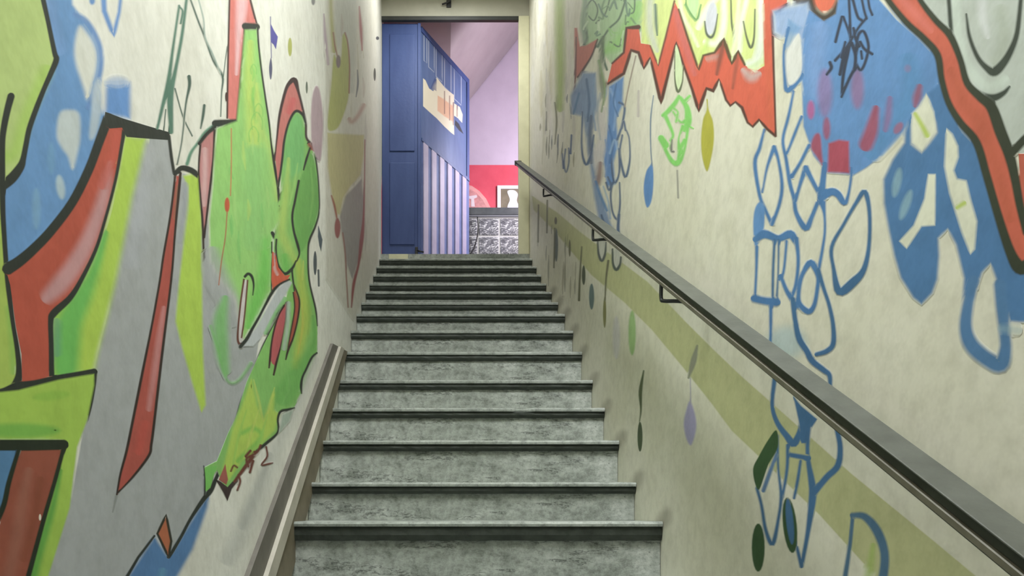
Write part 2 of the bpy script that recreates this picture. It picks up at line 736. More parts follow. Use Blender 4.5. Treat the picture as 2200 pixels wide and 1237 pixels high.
cu = box('ceiling_upper', (-1.6, Y_DOOR + 0.04, TOPU), (2.2, 8.75, TOPU + 0.1), M_CEIL)
tag(cu, 'white ceiling of the upper room', kind='structure')

# sloping soffit of the flight above
yb = 8.585
pA = (xat(1122, yb), zat(72, yb))
pB = (xat(1003, yb), zat(222, yb))
sl = (pA[1] - pB[1]) / (pA[0] - pB[0])
xa, xb = -0.9, 1.35
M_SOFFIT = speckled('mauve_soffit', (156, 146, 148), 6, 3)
yf = Y_DOOR + 0.045
xk = 0.08
zk = pB[1] + sl * (xk - pB[0])
ze = pB[1] + sl * (xb - pB[0])
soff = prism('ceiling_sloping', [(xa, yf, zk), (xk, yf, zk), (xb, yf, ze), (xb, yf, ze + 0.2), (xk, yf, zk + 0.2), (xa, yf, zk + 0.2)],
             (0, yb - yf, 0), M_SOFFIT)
tag(soff, 'mauve grey sloping soffit seen through the doorway', kind='structure')

# ---- doors
M_BLUE = speckled('blue_door_paint', (56, 76, 132), 12, 5, 0.5, 0.2, 40, (1, 1, 0.25))
M_BLUE2 = speckled('pale_blue_door_paint', (84, 104, 150), 14, 6, 0.5, 0.2, 40, (1, 1, 0.25))
M_SLAT = speckled('lavender_slat', (180, 171, 200), 8, 8, 0.5)
M_BLACK = speckled('black_iron', (30, 32, 34), 6, 20, 0.45)

XF = xat(903, Y_DOOR + 0.03)
d1 = empty('door_1', ((XL + XF) / 2, Y_DOOR + 0.03, Z_TOP))
tag(d1, 'narrow dark blue fixed door leaf at the left of the doorway', kind='structure')
do = d1.location
box('leaf', (XL + 0.002, Y_DOOR + 0.03, Z_TOP + 0.012), (XF, Y_DOOR + 0.075, ZH - 0.002), M_BLUE, d1, 0.004, do)
for za, zb in ((Z_TOP + 0.1, Z_TOP + 0.82), (Z_TOP + 0.92, ZH - 0.1)):
    box('panel_moulding', (XL + 0.07, Y_DOOR + 0.022, za), (XF - 0.05, Y_DOOR + 0.031, zb), M_BLUE, d1, 0.004, do)
box('edge_strip', (XF - 0.022, Y_DOOR + 0.02, Z_TOP + 0.012), (XF + 0.004, Y_DOOR + 0.031, ZH - 0.002), M_BLUE, d1, 0.003, do)
box('foot_bolt', (XF - 0.045, Y_DOOR + 0.005, Z_TOP + 0.002), (XF - 0.02, Y_DOOR + 0.03, Z_TOP + 0.075), M_BLACK, d1, 0.003, do)
tube('bolt_pin', [(XF - 0.03, Y_DOOR + 0.01, Z_TOP + 0.045), (XF + 0.03, Y_DOOR - 0.005, Z_TOP + 0.025)], 0.007, M_BLACK, d1, 8, do)

# open leaf
A = Vector((xat(905, Y_DOOR + 0.06), Y_DOOR + 0.06, Z_TOP + 0.012))
yB = 7.37
B = Vector((xat(1007, yB), yB, Z_TOP + 0.012))
along = (B - A).normalized()
face_n = Vector((along.y, -along.x, 0))
L = (B - A).length
H = ZH - Z_TOP - 0.02
ang = math.atan2(along.y, along.x)
d2 = empty('door_2', A)
d2.rotation_euler = (0, 0, ang)
tag(d2, 'open blue door leaf with torn poster, drawn windows and lavender slats', kind='structure')
# local frame: x along the leaf, -y towards the viewer's side, z up
box('leaf', (0, 0, 0), (L, 0.045, H), M_BLUE2, d2, 0.004)
z_rail = zat(303, A.y) - A.z
box('lower_rail', (0.0, -0.012, z_rail), (L, 0.0, z_rail + 0.03), M_BLUE2, d2, 0.003)
M_GAP = speckled('slate_blue_gap', (96, 112, 164), 10, 8)
box('slat_backing', (0.0, -0.004, 0.02), (L, 0.0, z_rail), M_GAP, d2)
for k in range(6):
    x0 = 0.02 + k * (L - 0.03) / 6
    box('slat', (x0, -0.016, 0.02), (x0 + 0.082, -0.004, z_rail - 0.004), M_SLAT, d2, 0.004)
box('top_stile', (0.0, -0.008, H - 0.05), (L, 0.0, H), M_BLUE, d2, 0.002)
box('far_stile', (L - 0.05, -0.008, z_rail + 0.03), (L, 0.0, H - 0.05), M_BLUE, d2, 0.002)
bpy.context.view_layer.update()
leafS = Surface(A, face_n, None, flat_paint('leaf_paint', None), (84, 104, 150))
leafS.level[:] = 4


def leaf_paint(fn):
    """paint pieces are made in world space, then hung on the leaf keeping their place"""
    o = fn()
    mw = o.matrix_world.copy()
    w = Vector(o.location)
    o.parent = d2
    inv = d2.matrix_world.inverted()
    o.matrix_parent_inverse = inv
    return o


WIN = (196, 202, 220)
for (xa_, ya_, xb_, yb_) in ((911, 72, 917, 130), (921, 80, 933, 144), (937, 97, 950, 164), (955, 120, 969, 187), (976, 146, 991, 212)):
    s = (yb_ - ya_) * 0.0
    dx = xb_ - xa_
    q = [(xa_, ya_), (xb_, ya_ + dx * 1.15), (xb_, yb_ + dx * 0.95), (xa_, yb_)]
    leaf_paint(lambda: leafS.stroke(WIN, q, 1.4, 0.7, False, True, 'drawn_window', 0.8))
leaf_paint(lambda: leafS.fill((226, 216, 194), [(909, 168), (914, 172), (922, 190), (931, 196), (936, 182), (938, 166), (946, 176), (957, 190),
                                              (975, 204), (976, 222), (988, 230), (994, 246), (993, 264), (984, 254), (975, 248),
                                              (976, 290), (968, 284), (955, 272), (938, 254), (922, 240), (909, 228)], False, 0, 'torn_poster'))
leaf_paint(lambda: leafS.fill((222, 176, 146), [(940, 205), (952, 212), (974, 228), (975, 262), (955, 250), (940, 238)], False, 3, 'poster_print'))
for xx, ya_, yb_ in ((955, 196, 244), (966, 206, 258), (974, 220, 268), (982, 226, 250)):
    leaf_paint(lambda: leafS.stroke((120, 84, 84), [(xx, ya_), (xx, yb_)], 2.2, 1, False, False, 'poster_print', 0.8))
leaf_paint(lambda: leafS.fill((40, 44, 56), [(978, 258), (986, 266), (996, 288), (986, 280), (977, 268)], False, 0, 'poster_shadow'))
leaf_paint(lambda: leafS.fill((44, 60, 120), [(925, 190), (934, 168), (938, 170), (938, 196)], False, 2, 'dark_smear', 0.5))

# cream block at the foot of the fixed leaf
blk = box('plinth_block', (xat(836, Y_DOOR), Y_DOOR - 0.045, STEPS[-1][2] + 0.0165), (xat(877, Y_DOOR), Y_DOOR - 0.031, Z_TOP - 0.005), M_JAMB, None, 0.003)
tag(blk, 'small cream plinth block under the dark blue fixed door leaf', 'block')

# hook on the lintel
hk = empty('ceiling_hook', (xat(962, Y_DOOR), Y_DOOR, zat(14, Y_DOOR)))
tag(hk, 'small dark hook on the wall above the doorway', 'hook')
ho = hk.location
hx, hz = ho.x, ho.z
box('hook_plate', (hx - 0.012, Y_DOOR - 0.012, hz - 0.012), (hx + 0.03, Y_DOOR, hz + 0.05), M_BLACK, hk, 0.003, ho)
tube('hook_bar', [(hx - 0.05, Y_DOOR - 0.02, hz + 0.005), (hx - 0.01, Y_DOOR - 0.03, hz + 0.012), (hx + 0.02, Y_DOOR - 0.03, hz + 0.03), (hx + 0.028, Y_DOOR - 0.02, hz + 0.055)], 0.007, M_BLACK, hk, 8, ho)

# ---- glass block counter in the upper room
YC = 7.6
bw, bh = 46 * YC / F, 40 * YC / F
xr = xat(1119, YC)
ztop = zat(467, YC)
ctr = empty('glass_block_counter', (xr - bw, YC, Z_TOP))
tag(ctr, 'bar counter of square glass blocks with a dark top', 'counter')
co = ctr.location
M_MORTAR = speckled('white_mortar', (246, 245, 248), 5, 10)
mg, nt, bb, _ = new_mat('wavy_glass')
nn = noise(nt, 16, 3, 0.5, stretch=(1, 1, 2.2))
nn.inputs['Distortion'].default_value = 2.4
rr = ramp(nt, nn.outputs[0], [(0.4, (112, 112, 122)), (0.53, (150, 150, 160)), (0.6, (250, 250, 255))])
nt.links.new(rr.outputs[0], bb.inputs['Base Color'])
bb.inputs['Roughness'].default_value = 0.12
bb.inputs['Coat Weight'].default_value = 0.4
bump(nt, bb, nn.outputs[0], 0.6, 0.02)
box('mortar', (xr - 4 * bw - 0.01, YC + 0.006, Z_TOP + 0.001), (xr + 2 * bw, YC + 0.09, ztop + 0.008), M_MORTAR, ctr, 0, co)
g0 = None
for r in range(4):
    for c in range(6):
        cx = xr + (2 - c - 0.5) * bw
        cz = ztop - (r + 0.5) * bh
        if cz - bh / 2 < Z_TOP:
            continue
        if g0 is None:
            g0 = box('glass_block', (-bw / 2 + 0.009, -0.002, -bh / 2 + 0.009), (bw / 2 - 0.009, 0.08, bh / 2 - 0.009), mg, ctr, 0.008)
            gg = g0
        else:
            gg = g0.copy()
            COL.objects.link(gg)
            gg.parent = ctr
        gg.location = (cx - co.x, YC - co.y, cz - co.z)
M_TOPC = speckled('dark_counter_top', (88, 92, 98), 10, 12, 0.4)
box('counter_top', (xr - 4 * bw - 0.02, YC - 0.015, zat(463, YC)), (xr + 2 * bw + 0.02, YC + 0.35, zat(445, YC - 0.015)), M_TOPC, ctr, 0.006, co)
box('under_rail', (xr - 4 * bw - 0.01, YC - 0.012, ztop + 0.0085), (xr + 2 * bw + 0.01, YC + 0.09, zat(463, YC) - 0.0005), speckled('grey_counter_rail', (168, 170, 182), 6, 10), ctr, 0.002, co)
cb = tube('cable', spline([(xat(1026, YC - 0.03), YC - 0.02, zat(468, YC)), (xat(1027, YC), YC - 0.022, zat(490, YC)),
                           (xat(1024, YC), YC - 0.022, zat(515, YC)), (xat(1017, YC), YC - 0.024, zat(537, YC)),
                           (xat(1008, YC), YC - 0.028, zat(552, YC)), (xat(1000, YC), YC - 0.03, zat(575, YC))], False), 0.006, M_BLACK)
tag(cb, 'thin black cable hanging down the glass block counter', 'cable')

# pictures on the red wall behind the counter
YW = 8.59
pf = empty('framed_picture', (xat(1096, YW), YW, zat(470, YW)))
tag(pf, 'white framed picture of a pale vase on the red wall', 'picture')
po = pf.location
M_WHITE = speckled('white_frame', (238, 226, 232), 5, 10)
M_PIC = speckled('dim_green_print', (120, 112, 92), 16, 9)
M_PALE = speckled('pale_print', (236, 236, 250), 8, 14)
fx0, fx1, fz0, fz1 = xat(1068, YW), xat(1134, YW), zat(486, YW), zat(400, YW)
box('backing', (fx0, YW - 0.012, fz0), (fx1, YW, fz1), M_PIC, pf, 0, po)
t = 0.04
box('frame_side', (fx0, YW - 0.026, fz0), (fx0 + t, YW - 0.012, fz1), M_WHITE, pf, 0.003, po)
box('frame_side', (fx1 - t, YW - 0.026, fz0), (fx1, YW - 0.012, fz1), M_WHITE, pf, 0.003, po)
box('frame_rail', (fx0 + t, YW - 0.026, fz1 - t), (fx1 - t, YW - 0.012, fz1), M_WHITE, pf, 0.003, po)
box('frame_rail', (fx0 + t, YW - 0.026, fz0), (fx1 - t, YW - 0.012, fz0 + t), M_WHITE, pf, 0.003, po)
poly = spline([(1090, 412), (1104, 410), (1112, 418), (1110, 432), (1114, 446), (1108, 470), (1094, 470), (1090, 446), (1095, 430)], True)
prism('printed_vase', [Vector((xat(a, YW), YW - 0.0165, zat(b, YW))) - po for a, b in poly], (0, 0.004, 0), M_PALE, pf)
poly = [(1004, 398), (1014, 401), (1030, 412), (1044, 428), (1054, 448), (1062, 475), (990, 475), (990, 400)]
M_PINK = speckled('pale_pink_card', (236, 168, 166), 14, 10)
arch = empty('arched_panel', (xat(1020, YW), YW, zat(475, YW)))
tag(arch, 'pale pink rounded panel leaning on the red wall', 'panel')
ao = arch.location
prism('panel', [Vector((xat(a, YW), YW - 0.02, zat(b, YW))) - ao for a, b in poly], (0, 0.019, 0), M_PINK, arch)
poly = [(990, 406), (1008, 407), (1024, 417), (1037, 431), (1047, 450), (1056, 475), (990, 475)]
prism('inner_face', [Vector((xat(a, YW), YW - 0.026, zat(b, YW))) - ao for a, b in poly], (0, 0.0055, 0), speckled('dusty_pink_face', (214, 150, 150), 22, 16), arch)
poly = [(1004, 424), (1024, 421), (1025, 426), (1018, 429), (1020, 446), (1012, 446), (1012, 430), (1004, 428)]
prism('white_mark', [Vector((xat(a, YW), YW - 0.029, zat(b, YW))) - ao for a, b in poly], (0, 0.0028, 0), M_WHITE, arch)

# ---- skirting on the left, follows the stairs
XS = XL + 0.028


def on_x(px, py, x):
    y = x / ((px - VX) / F)
    return Vector((x, y, zat(py, y)))


lines = [((722, 738), (547, 1237)), ((733, 744), (576, 1237)), ((740, 749), (593, 1237)), ((750, 755), (632, 1237))]
M_SK_D = speckled('dark_skirting_band', (100, 96, 88), 10, 8)
M_SK_L = speckled('pale_skirting_band', (176, 171, 158), 10, 8)
M_SK_B = speckled('brown_skirting_edge', (112, 103, 84), 12, 10)
sk = empty('baseboard_left', on_x(560, 1237, XL))
tag(sk, 'sloping skirting along the left edge of the stairs', kind='structure')
so = Vector(sk.location)


def ext_line(l, x):
    a, b = on_x(*l[0], x), on_x(*l[1], x)
    d = (b - a) / (b.y - a.y)
    return a, a + d * (1.0 - a.y)


for nm, i, xx, mm in (('upper_band', 0, XL + 0.014, M_SK_D), ('middle_band', 1, XL + 0.028, M_SK_L), ('lower_band', 2, XL + 0.02, M_SK_B)):
    a0, a1 = ext_line(lines[i], XS)
    b0, b1 = ext_line(lines[i + 1], XS)
    q = []
    for v in (a0, a1, b1, b0):
        q.append(Vector((XL, v.y, v.z)) - so)
    prism(nm, q, (xx - XL, 0, 0), mm, sk)

# ---- handrail on the right
RX0, RX1 = 0.62, 0.669
sl = 0.5475
ys, ye = -0.6, 6.3


def rz(y):
    return CZ - 0.482 + sl * y


rail = empty('handrail', (RX0, ys, rz(ys)))
tag(rail, 'grey green metal handrail rising along the right stair wall', 'handrail')
ro = Vector(rail.location)
M_RAIL = speckled('grey_rail_paint', (80, 83, 74), 10, 14, 0.6, 0.2, 90)
M_RAILD = speckled('dark_and_shaded_rail_metal', (44, 48, 38), 8, 16, 0.6)
M_RAILB = speckled('brown_rail_flange', (98, 94, 78), 10, 16, 0.5)


def rail_bar(nm, x0, x1, top, bot, mat, bev=0.003, y0=None, y1=None):
    y0 = ys if y0 is None else y0
    y1 = ye if y1 is None else y1
    poly = [(x0 + bev, top), (x1 - bev, top), (x1, top - bev), (x1, bot + bev), (x1 - bev, bot), (x0 + bev, bot), (x0, bot + bev), (x0, top - bev)]
    prism(nm, [Vector((x, y0, rz(y0) + z)) - ro for x, z in poly], (0, y1 - y0, rz(y1) - rz(y0)), mat, rail)


rail_bar('top_cap', RX0, RX1, 0.0, -0.0035, M_RAIL, 0.001)
rail_bar('core_bar', RX0 + 0.007, RX1 - 0.007, -0.0035, -0.022, M_RAILD, 0.001)  # dark colour paints in the shaded front side below the cap
rail_bar('lower_flange', RX0 + 0.002, RX1 - 0.004, -0.022, -0.034, M_RAILB, 0.0015)
rail_bar('bottom_edge', RX0 + 0.006, RX1 - 0.008, -0.034, -0.038, M_RAILD, 0.001)
rail_bar('end_cap', RX0 - 0.003, RX1 + 0.003, 0.003, -0.038, M_RAILD, 0.002, ye, ye + 0.05)
for px in (1170, 1278, 1428):
    x = 0.632
    y = x / ((px - VX) / F)
    zt = rz(y) - 0.03
    k = 0.02 + 0.012 * y / 2
    tube('bracket', spline([(x, y + k, zt + 0.01), (x, y + k, zt - 0.03), (x + 0.006, y + k * 0.7, zt - 0.04), (x + 0.05, y, zt - 0.048), (XR, y, zt - 0.062)], False, 5), 0.0055, M_BLACK, rail, 8, ro)

# ================================================================== paint on the left wall
LW = Surface((XL, 0, 0), (1, 0, 0), wall_left, M_PAINT_L)
BK = (44, 50, 44)
RED = (186, 84, 66)
LIME = (176, 208, 84)
GRN = (112, 190, 92)
GRY = (166, 170, 172)
BLU = (104, 150, 204)
CRM = (222, 222, 210)

S = LW
S.motif('painted_grey_haze', 'soft grey spray low on the left wall beside the skirting')
S.stroke((188, 190, 186), [(676, 770), (640, 860), (590, 970), (545, 1090), (490, 1200)], [14, 22, 26, 30, 34], 14, name='grey_shade', alpha=0.55)
S.stroke((168, 172, 170), [(580, 975), (545, 1070), (520, 1130)], [10, 18, 18], 9, name='grey_shade', alpha=0.5)
# --- blue cloud between the black outlines
S.motif('painted_blue_cloud', 'blue sprayed cloud with pale drops on the left wall')
S.fill(BLU, [(88, -60), (150, -60), (156, 10), (172, 32), (196, 52), (216, 96), (220, 140), (214, 190), (218, 240), (232, 250), (228, 300), (200, 380), (160, 450),
             (110, 510), (60, 560), (16, 585), (5, 500), (2, 400), (28, 375), (50, 335), (60, 276), (94, 190), (118, 122), (102, 45)], False, 9)
S.stroke((118, 156, 212), [(108, 0), (116, 60), (130, 110)], 22, 11, alpha=0.6, name='pale_shade')
S.fill(CRM, [(172, 56), (186, 70), (200, 92), (208, 118), (206, 150), (198, 182), (188, 214), (180, 190), (172, 165), (164, 140), (160, 110), (164, 75)], True, 14, alpha=0.92, name='pale_drop')
S.stroke((104, 142, 198), [(160, 30), (184, 44), (204, 74), (216, 108), (216, 150), (204, 195), (188, 232)], 9, 5, name='blue_rim')
S.fill((196, 206, 208), [(200, 190), (214, 170), (216, 240), (206, 290), (192, 296), (196, 240)], True, 10, alpha=0.7, name='pale_drop')
S.fill((200, 208, 206), [(128, 244), (150, 236), (170, 246), (172, 296), (166, 330), (156, 364), (146, 336), (132, 316), (122, 290)], True, 12, alpha=0.9, name='pale_drop')
S.oval((186, 204, 208), (130, 402), 9, 26, 9, -0.15, name='pale_drop', alpha=0.8)
S.oval((130, 172, 204), (78, 448), 9, 44, 12, name='pale_drop', alpha=0.6)
S.oval((120, 168, 206), (110, 340), 8, 34, 12, name='pale_drop', alpha=0.5)
S.fill((100, 146, 208), [(228, 182), (280, 180), (280, 255), (226, 246)], False, 16, name='blue_patch')
S.oval((140, 168, 212), (252, 176), 24, 12, 14, name='blue_patch', alpha=0.6)
S.stroke((104, 146, 206), [(221, -30), (224, 24), (244, 76), (256, 26), (262, -30)], [12, 11, 9, 7, 7], 3, False, name='blue_rim')
S.oval((104, 146, 206), (198, 2), 6, 8, 5, name='blue_rim')

# --- green panel at the far left
S.motif('painted_green_panel', 'pale green panel with a bent black outline at the far left')
S.fill((184, 206, 128), [(-120, -60), (84, -60), (92, 0), (103, 45), (118, 122), (95, 190), (78, 233), (62, 276), (52, 335), (28, 378), (5, 396), (-120, 420)])
S.stroke((168, 206, 92), [(0, 330), (30, 330), (56, 250), (100, 150)], 26, 13, alpha=0.7, name='lime_shade')
S.fill((170, 196, 92), [(-120, 420), (4, 400), (8, 500), (14, 600), (27, 690), (37, 760), (30, 835), (-120, 860)])
S.stroke((140, 190, 90), [(18, 660), (26, 740), (28, 800)], 12, 6, alpha=0.7, name='green_shade')
S.stroke(BK, [(86, -40), (93, 0), (103, 45), (117, 112), (121, 128), (110, 156), (95, 190), (78, 233), (63, 276), (56, 310), (50, 340), (44, 358), (26, 382), (4, 400)],
         [11, 11, 10, 11, 13, 12, 11, 12, 12, 12, 13, 18, 22, 22], 1.5)
S.stroke(BK, [(24, 206), (16, 236), (8, 276), (5, 310), (5, 375), (6, 450), (9, 505), (13, 563), (18, 615), (27, 688), (37, 750), (41, 800), (34, 832)],
         [16, 15, 14, 13, 13, 12, 11, 11, 12, 10, 11, 14, 24], 1.5)

# --- grey ground of the mural
S.motif('painted_grey_ground', 'light grey ground behind the red spear on the left wall')
S.fill(GRY, [(270, 296), (362, 294), (374, 380), (390, 372), (430, 380), (446, 470), (450, 560), (470, 600), (500, 640), (520, 736), (560, 700), (548, 790), (510, 890),
             (484, 980), (466, 1000), (452, 1050), (436, 1074), (409, 1115), (371, 1183), (357, 1106), (332, 1151), (270, 1240), (200, 1330), (60, 1330), (100, 1237), (150, 1090),
             (178, 930), (200, 800), (232, 675), (262, 500), (284, 400)], False, 3)
S.stroke((176, 180, 190), [(300, 320), (300, 420), (280, 560)], 44, 22, alpha=0.5, name='pale_shade')
S.fill(LIME, [(393, 378), (412, 374), (429, 384), (433, 475), (434, 600), (436, 750), (442, 870), (433, 886), (414, 826), (391, 746), (377, 690), (384, 612), (394, 525), (404, 450), (404, 400)], False, 7, name='lime_spike')
S.stroke((150, 156, 166), [(398, 395), (396, 440), (386, 520)], 10, 5, alpha=0.6, name='grey_shade')
S.stroke((120, 126, 118), [(250, 1066), (242, 1100)], [6, 3], 3, name='grey_drip', alpha=0.6)

# --- big red stroke with lime side
S.motif('painted_lime_stripe', 'lime and green stripe beside the big curved red stroke')
S.fill(LIME, [(268, 290), (314, 296), (300, 360), (284, 425), (262, 540), (248, 610), (232, 675), (210, 760), (202, 802), (108, 818), (108, 670), (150, 640), (175, 600), (205, 538), (225, 475), (248, 388), (262, 300)], False, 20)
S.stroke(GRN, [(226, 500), (206, 570), (180, 630), (150, 690), (142, 740), (140, 790)], [14, 22, 40, 56, 60, 56], 14, name='green_shade')
S.stroke((104, 160, 130), [(122, 690), (122, 760)], 16, 8, name='teal_shade', alpha=0.7)
S.motif('painted_red_stroke', 'broad curved brick red stroke with a thick black outline')
S.fill(RED, [(236, 268), (266, 274), (258, 330), (248, 388), (225, 475), (205, 538), (173, 600), (150, 640), (112, 670), (110, 806), (48, 830), (46, 760), (34, 700), (22, 612), (14, 584),
             (43, 566), (110, 500), (155, 440), (190, 370), (213, 305)])
S.stroke((196, 152, 156), [(236, 350), (228, 400), (212, 460), (188, 520), (160, 570), (128, 612), (100, 640)], [8, 20, 28, 32, 36, 36, 26], 12, name='pale_shade', alpha=0.85)
S.stroke((204, 92, 78), [(250, 285), (244, 330), (220, 400)], 16, 8, name='red_shade', alpha=0.7)
S.stroke(BK, [(232, 254), (213, 305), (190, 366), (155, 435), (110, 495), (75, 532), (43, 560), (16, 578)], [22, 20, 20, 20, 21, 22, 24, 26], 1.6)
S.stroke(BK, [(267, 280), (262, 310), (248, 388), (225, 475), (205, 538), (174, 602), (150, 640), (116, 672), (109, 690), (110, 740), (111, 808)],
         [10, 8, 7, 7, 8, 10, 13, 16, 12, 11, 12], 1.4)
S.fill(BK, [(226, 240), (264, 254), (310, 268), (364, 284), (366, 301), (310, 297), (272, 294), (262, 274), (236, 276), (222, 268)], name='outline')
S.stroke(BK, [(-60, 850), (0, 842), (36, 832), (75, 823), (125, 812), (170, 804), (203, 798)], [14, 14, 22, 14, 14, 13, 14], 1.4)
S.stroke(BK, [(204, 798), (203, 825), (196, 868), (188, 902)], [9, 7, 6, 4], 1.2)
S.stroke(BK, [(363, 292), (368, 335), (374, 372)], 7, 1.4)

# --- red spear
S.motif('painted_red_spear', 'long thin red spear shape on the grey ground')
S.fill((176, 84, 74), [(378, 378), (386, 378), (383, 425), (376, 500), (368, 600), (348, 763), (331, 910), (324, 960), (320, 978), (289, 1020), (254, 1058), (259, 1017), (272, 968), (286, 900), (306, 800), (326, 700), (351, 550), (366, 463)])
S.stroke((196, 136, 136), [(352, 660), (338, 760), (320, 880)], [8, 14, 10], 6, name='pale_shade', alpha=0.8)
S.stroke((196, 84, 74), [(312, 910), (298, 970)], 18, 8, name='red_shade', alpha=0.7)
S.stroke((150, 106, 84), [(381, 400), (374, 470)], 5, 2.5, name='brown_shade', alpha=0.8)
S.stroke((52, 40, 34), [(377, 374), (366, 463), (351, 550), (343, 605), (326, 700), (306, 800), (286, 900), (272, 968), (259, 1017), (251, 1062)], [5, 5, 5, 5, 5, 6, 6, 6, 5, 4], 1.2)
S.stroke((52, 40, 34), [(388, 372), (383, 425), (376, 500), (368, 600), (348, 763), (331, 910), (325, 955), (320, 978), (289, 1020), (254, 1058)], [6, 6, 5, 5, 6, 6, 6, 6, 5, 3], 1.2)
S.stroke(BK, [(376, 374), (390, 361), (411, 366), (430, 380)], [9, 12, 13, 11], 1.4)

# --- lower left letter
S.motif('painted_lower_letter', 'lime corner with a brown band and black bar at lower left')
S.fill((164, 200, 84), [(-90, 852), (40, 838), (125, 816), (202, 803), (202, 828), (187, 903), (166, 960), (150, 1090), (104, 1237), (80, 1330), (20, 1330), (62, 1237), (95, 1115), (136, 975), (137, 945), (-90, 943)], False, 5)
S.oval((112, 178, 76), (40, 925), 90, 16, 14, name='green_shade', alpha=0.8)
S.oval((130, 184, 70), (110, 850), 40, 10, 10, -0.1, name='green_shade', alpha=0.5)
S.stroke((84, 160, 70), [(130, 1010), (110, 1100), (80, 1190), (60, 1260)], [8, 16, 26, 34], 8, name='green_shade', alpha=0.85)
S.fill((150, 80, 62), [(44, 968), (138, 966), (118, 1036), (92, 1120), (60, 1237), (34, 1330), (-90, 1330), (-60, 1237), (0, 1126), (18, 1036)])
S.stroke((158, 104, 88), [(62, 1010), (46, 1090), (36, 1160), (20, 1237)], [16, 24, 26, 26], 13, name='pale_shade', alpha=0.6)
S.stroke((132, 70, 48), [(88, 1030), (72, 1120), (50, 1200)], 16, 8, name='brown_shade', alpha=0.6)
S.fill((84, 130, 176), [(-90, 964), (40, 966), (18, 1032), (0, 1090), (-60, 1190), (-90, 1190)])
S.stroke((34, 44, 30), [(-80, 956), (60, 956), (138, 955)], [24, 24, 22], 1.5, False)
S.stroke((34, 44, 30), [(137, 962), (117, 1036), (91, 1126), (61, 1237), (40, 1310)], [9, 9, 10, 11, 11], 1.5)
S.stroke((34, 44, 30), [(40, 966), (19, 1036), (4, 1096), (-40, 1180)], [9, 11, 12, 14], 1.5)
S.oval((226, 222, 204), (86, 1111), 2.6, 7, 1.2, name='white_chip')

# --- bottom blue point with diamond
S.motif('painted_blue_point', 'blue pointed patch under the grey ground beside the skirting')
S.fill((84, 126, 178), [(275, 1237), (332, 1151), (362, 1197), (390, 1151), (438, 1074), (450, 1064), (446, 1090), (432, 1130), (414, 1180), (380, 1240), (340, 1330), (210, 1330)], False, 12)
S.stroke((104, 160, 190), [(350, 1225), (338, 1270)], 14, 7, name='pale_shade', alpha=0.6)
S.stroke(BK, [(210, 1325), (275, 1235), (297, 1197), (332, 1151)], [7, 7, 6, 5], 1.2, False)
S.stroke(BK, [(362, 1196), (371, 1183), (390, 1151), (409, 1115), (436, 1074), (453, 1053), (466, 1023), (483, 982), (491, 941), (507, 900), (520, 856), (540, 808), (563, 748), (590, 695), (602, 668), (616, 646)],
         [9, 8, 7, 7, 10, 11, 8, 10, 6, 5, 5, 4.5, 5, 5, 5, 5], 1.2)
S.motif('painted_orange_diamond', 'small orange brown diamond with a black outline near the skirting')
S.fill((178, 104, 72), [(357, 1110), (367, 1160), (361, 1192), (338, 1146)])
S.stroke((48, 46, 34), [(357, 1106), (338, 1146), (362, 1196), (368, 1162)], 5.5, 1.2, False, True)

# --- dark green bamboo scribble
S.motif('painted_bamboo_scribble', 'thin dark green bamboo scribble on the pale upper left wall')
G1 = (84, 122, 106)
G2 = (70, 94, 84)
S.stroke(G1, [(403, -20), (391, 75), (377, 150), (366, 205), (368, 284)], [6, 7, 8, 14, 9], 2, name='stalk')
S.stroke(G1, [(385, 12), (372, 100), (362, 172), (350, 225), (338, 276)], [5, 6, 9, 8, 6], 2, name='stalk')
S.stroke(G1, [(385, 14), (392, 24), (388, 50)], 4, 1.5, name='stalk')
S.stroke(G2, [(406, -10), (426, 45), (438, 75), (458, 130), (478, 163), (476, 200), (474, 250)], [3.5, 4, 4, 4, 5, 3, 2.5], 1.5, name='stalk')
S.stroke((150, 168, 160), [(424, -10), (437, 40), (441, 80), (458, 118), (474, 158)], 3, 1.5, name='stalk')
S.stroke(G2, [(376, 190), (393, 250), (413, 292)], 3, 1.2, name='stalk')
S.stroke(G2, [(406, 164), (407, 184), (399, 225), (391, 300), (381, 352)], [8, 7, 4, 3, 3], 1.5, name='stalk')
S.stroke(G2, [(439, 226), (436, 250), (431, 276)], [6, 6, 3], 1.5, name='stalk')
S.stroke((96, 140, 118), [(402, 352), (410, 328), (424, 308), (440, 285), (460, 268)], [8, 7, 6, 7, 6], 2, name='stalk')
S.stroke(G2, [(356, 235), (352, 280)], 2.5, 1, name='stalk')
S.stroke(G2, [(480, 165), (484, 130), (488, 100)], 2, 1, name='stalk')

# --- tall red bar and wedge
S.motif('painted_red_bar', 'tall pink and red bar with dark edges on the upper left wall')
S.fill((214, 122, 116), [(494, -40), (530, -40), (538, 0), (551, 48), (525, 54), (518, 150), (509, 258), (488, 258), (490, 125)])
S.stroke((226, 186, 192), [(522, -30), (518, 30), (512, 90), (508, 160)], [22, 20, 10, 6], 6, name='pale_shade', alpha=0.9)
S.stroke((210, 110, 100), [(500, -10), (499, 60)], 8, 4, name='red_shade', alpha=0.7)
DR = (70, 48, 44)
S.stroke(DR, [(494, -40), (490, 125), (488, 258)], 4, 1.2)
S.stroke(DR, [(526, 56), (518, 150), (509, 252)], 4.5, 1.2)
S.stroke(DR, [(530, -40), (538, 0), (551, 50)], 4.5, 1.2)
S.stroke(BK, [(526, 56), (552, 58)], 15, 2, False)
S.stroke(BK, [(462, 265), (518, 262)], [16, 13], 2, False)
S.oval(DR, (486, 208), 2.5, 10, 1.5, name='outline')
S.fill((190, 128, 128), [(434, 302), (462, 274), (458, 345), (450, 425), (440, 505), (432, 430), (427, 365), (430, 320)])
S.stroke((214, 178, 180), [(440, 320), (440, 380), (438, 440)], 10, 5, name='pale_shade', alpha=0.8)
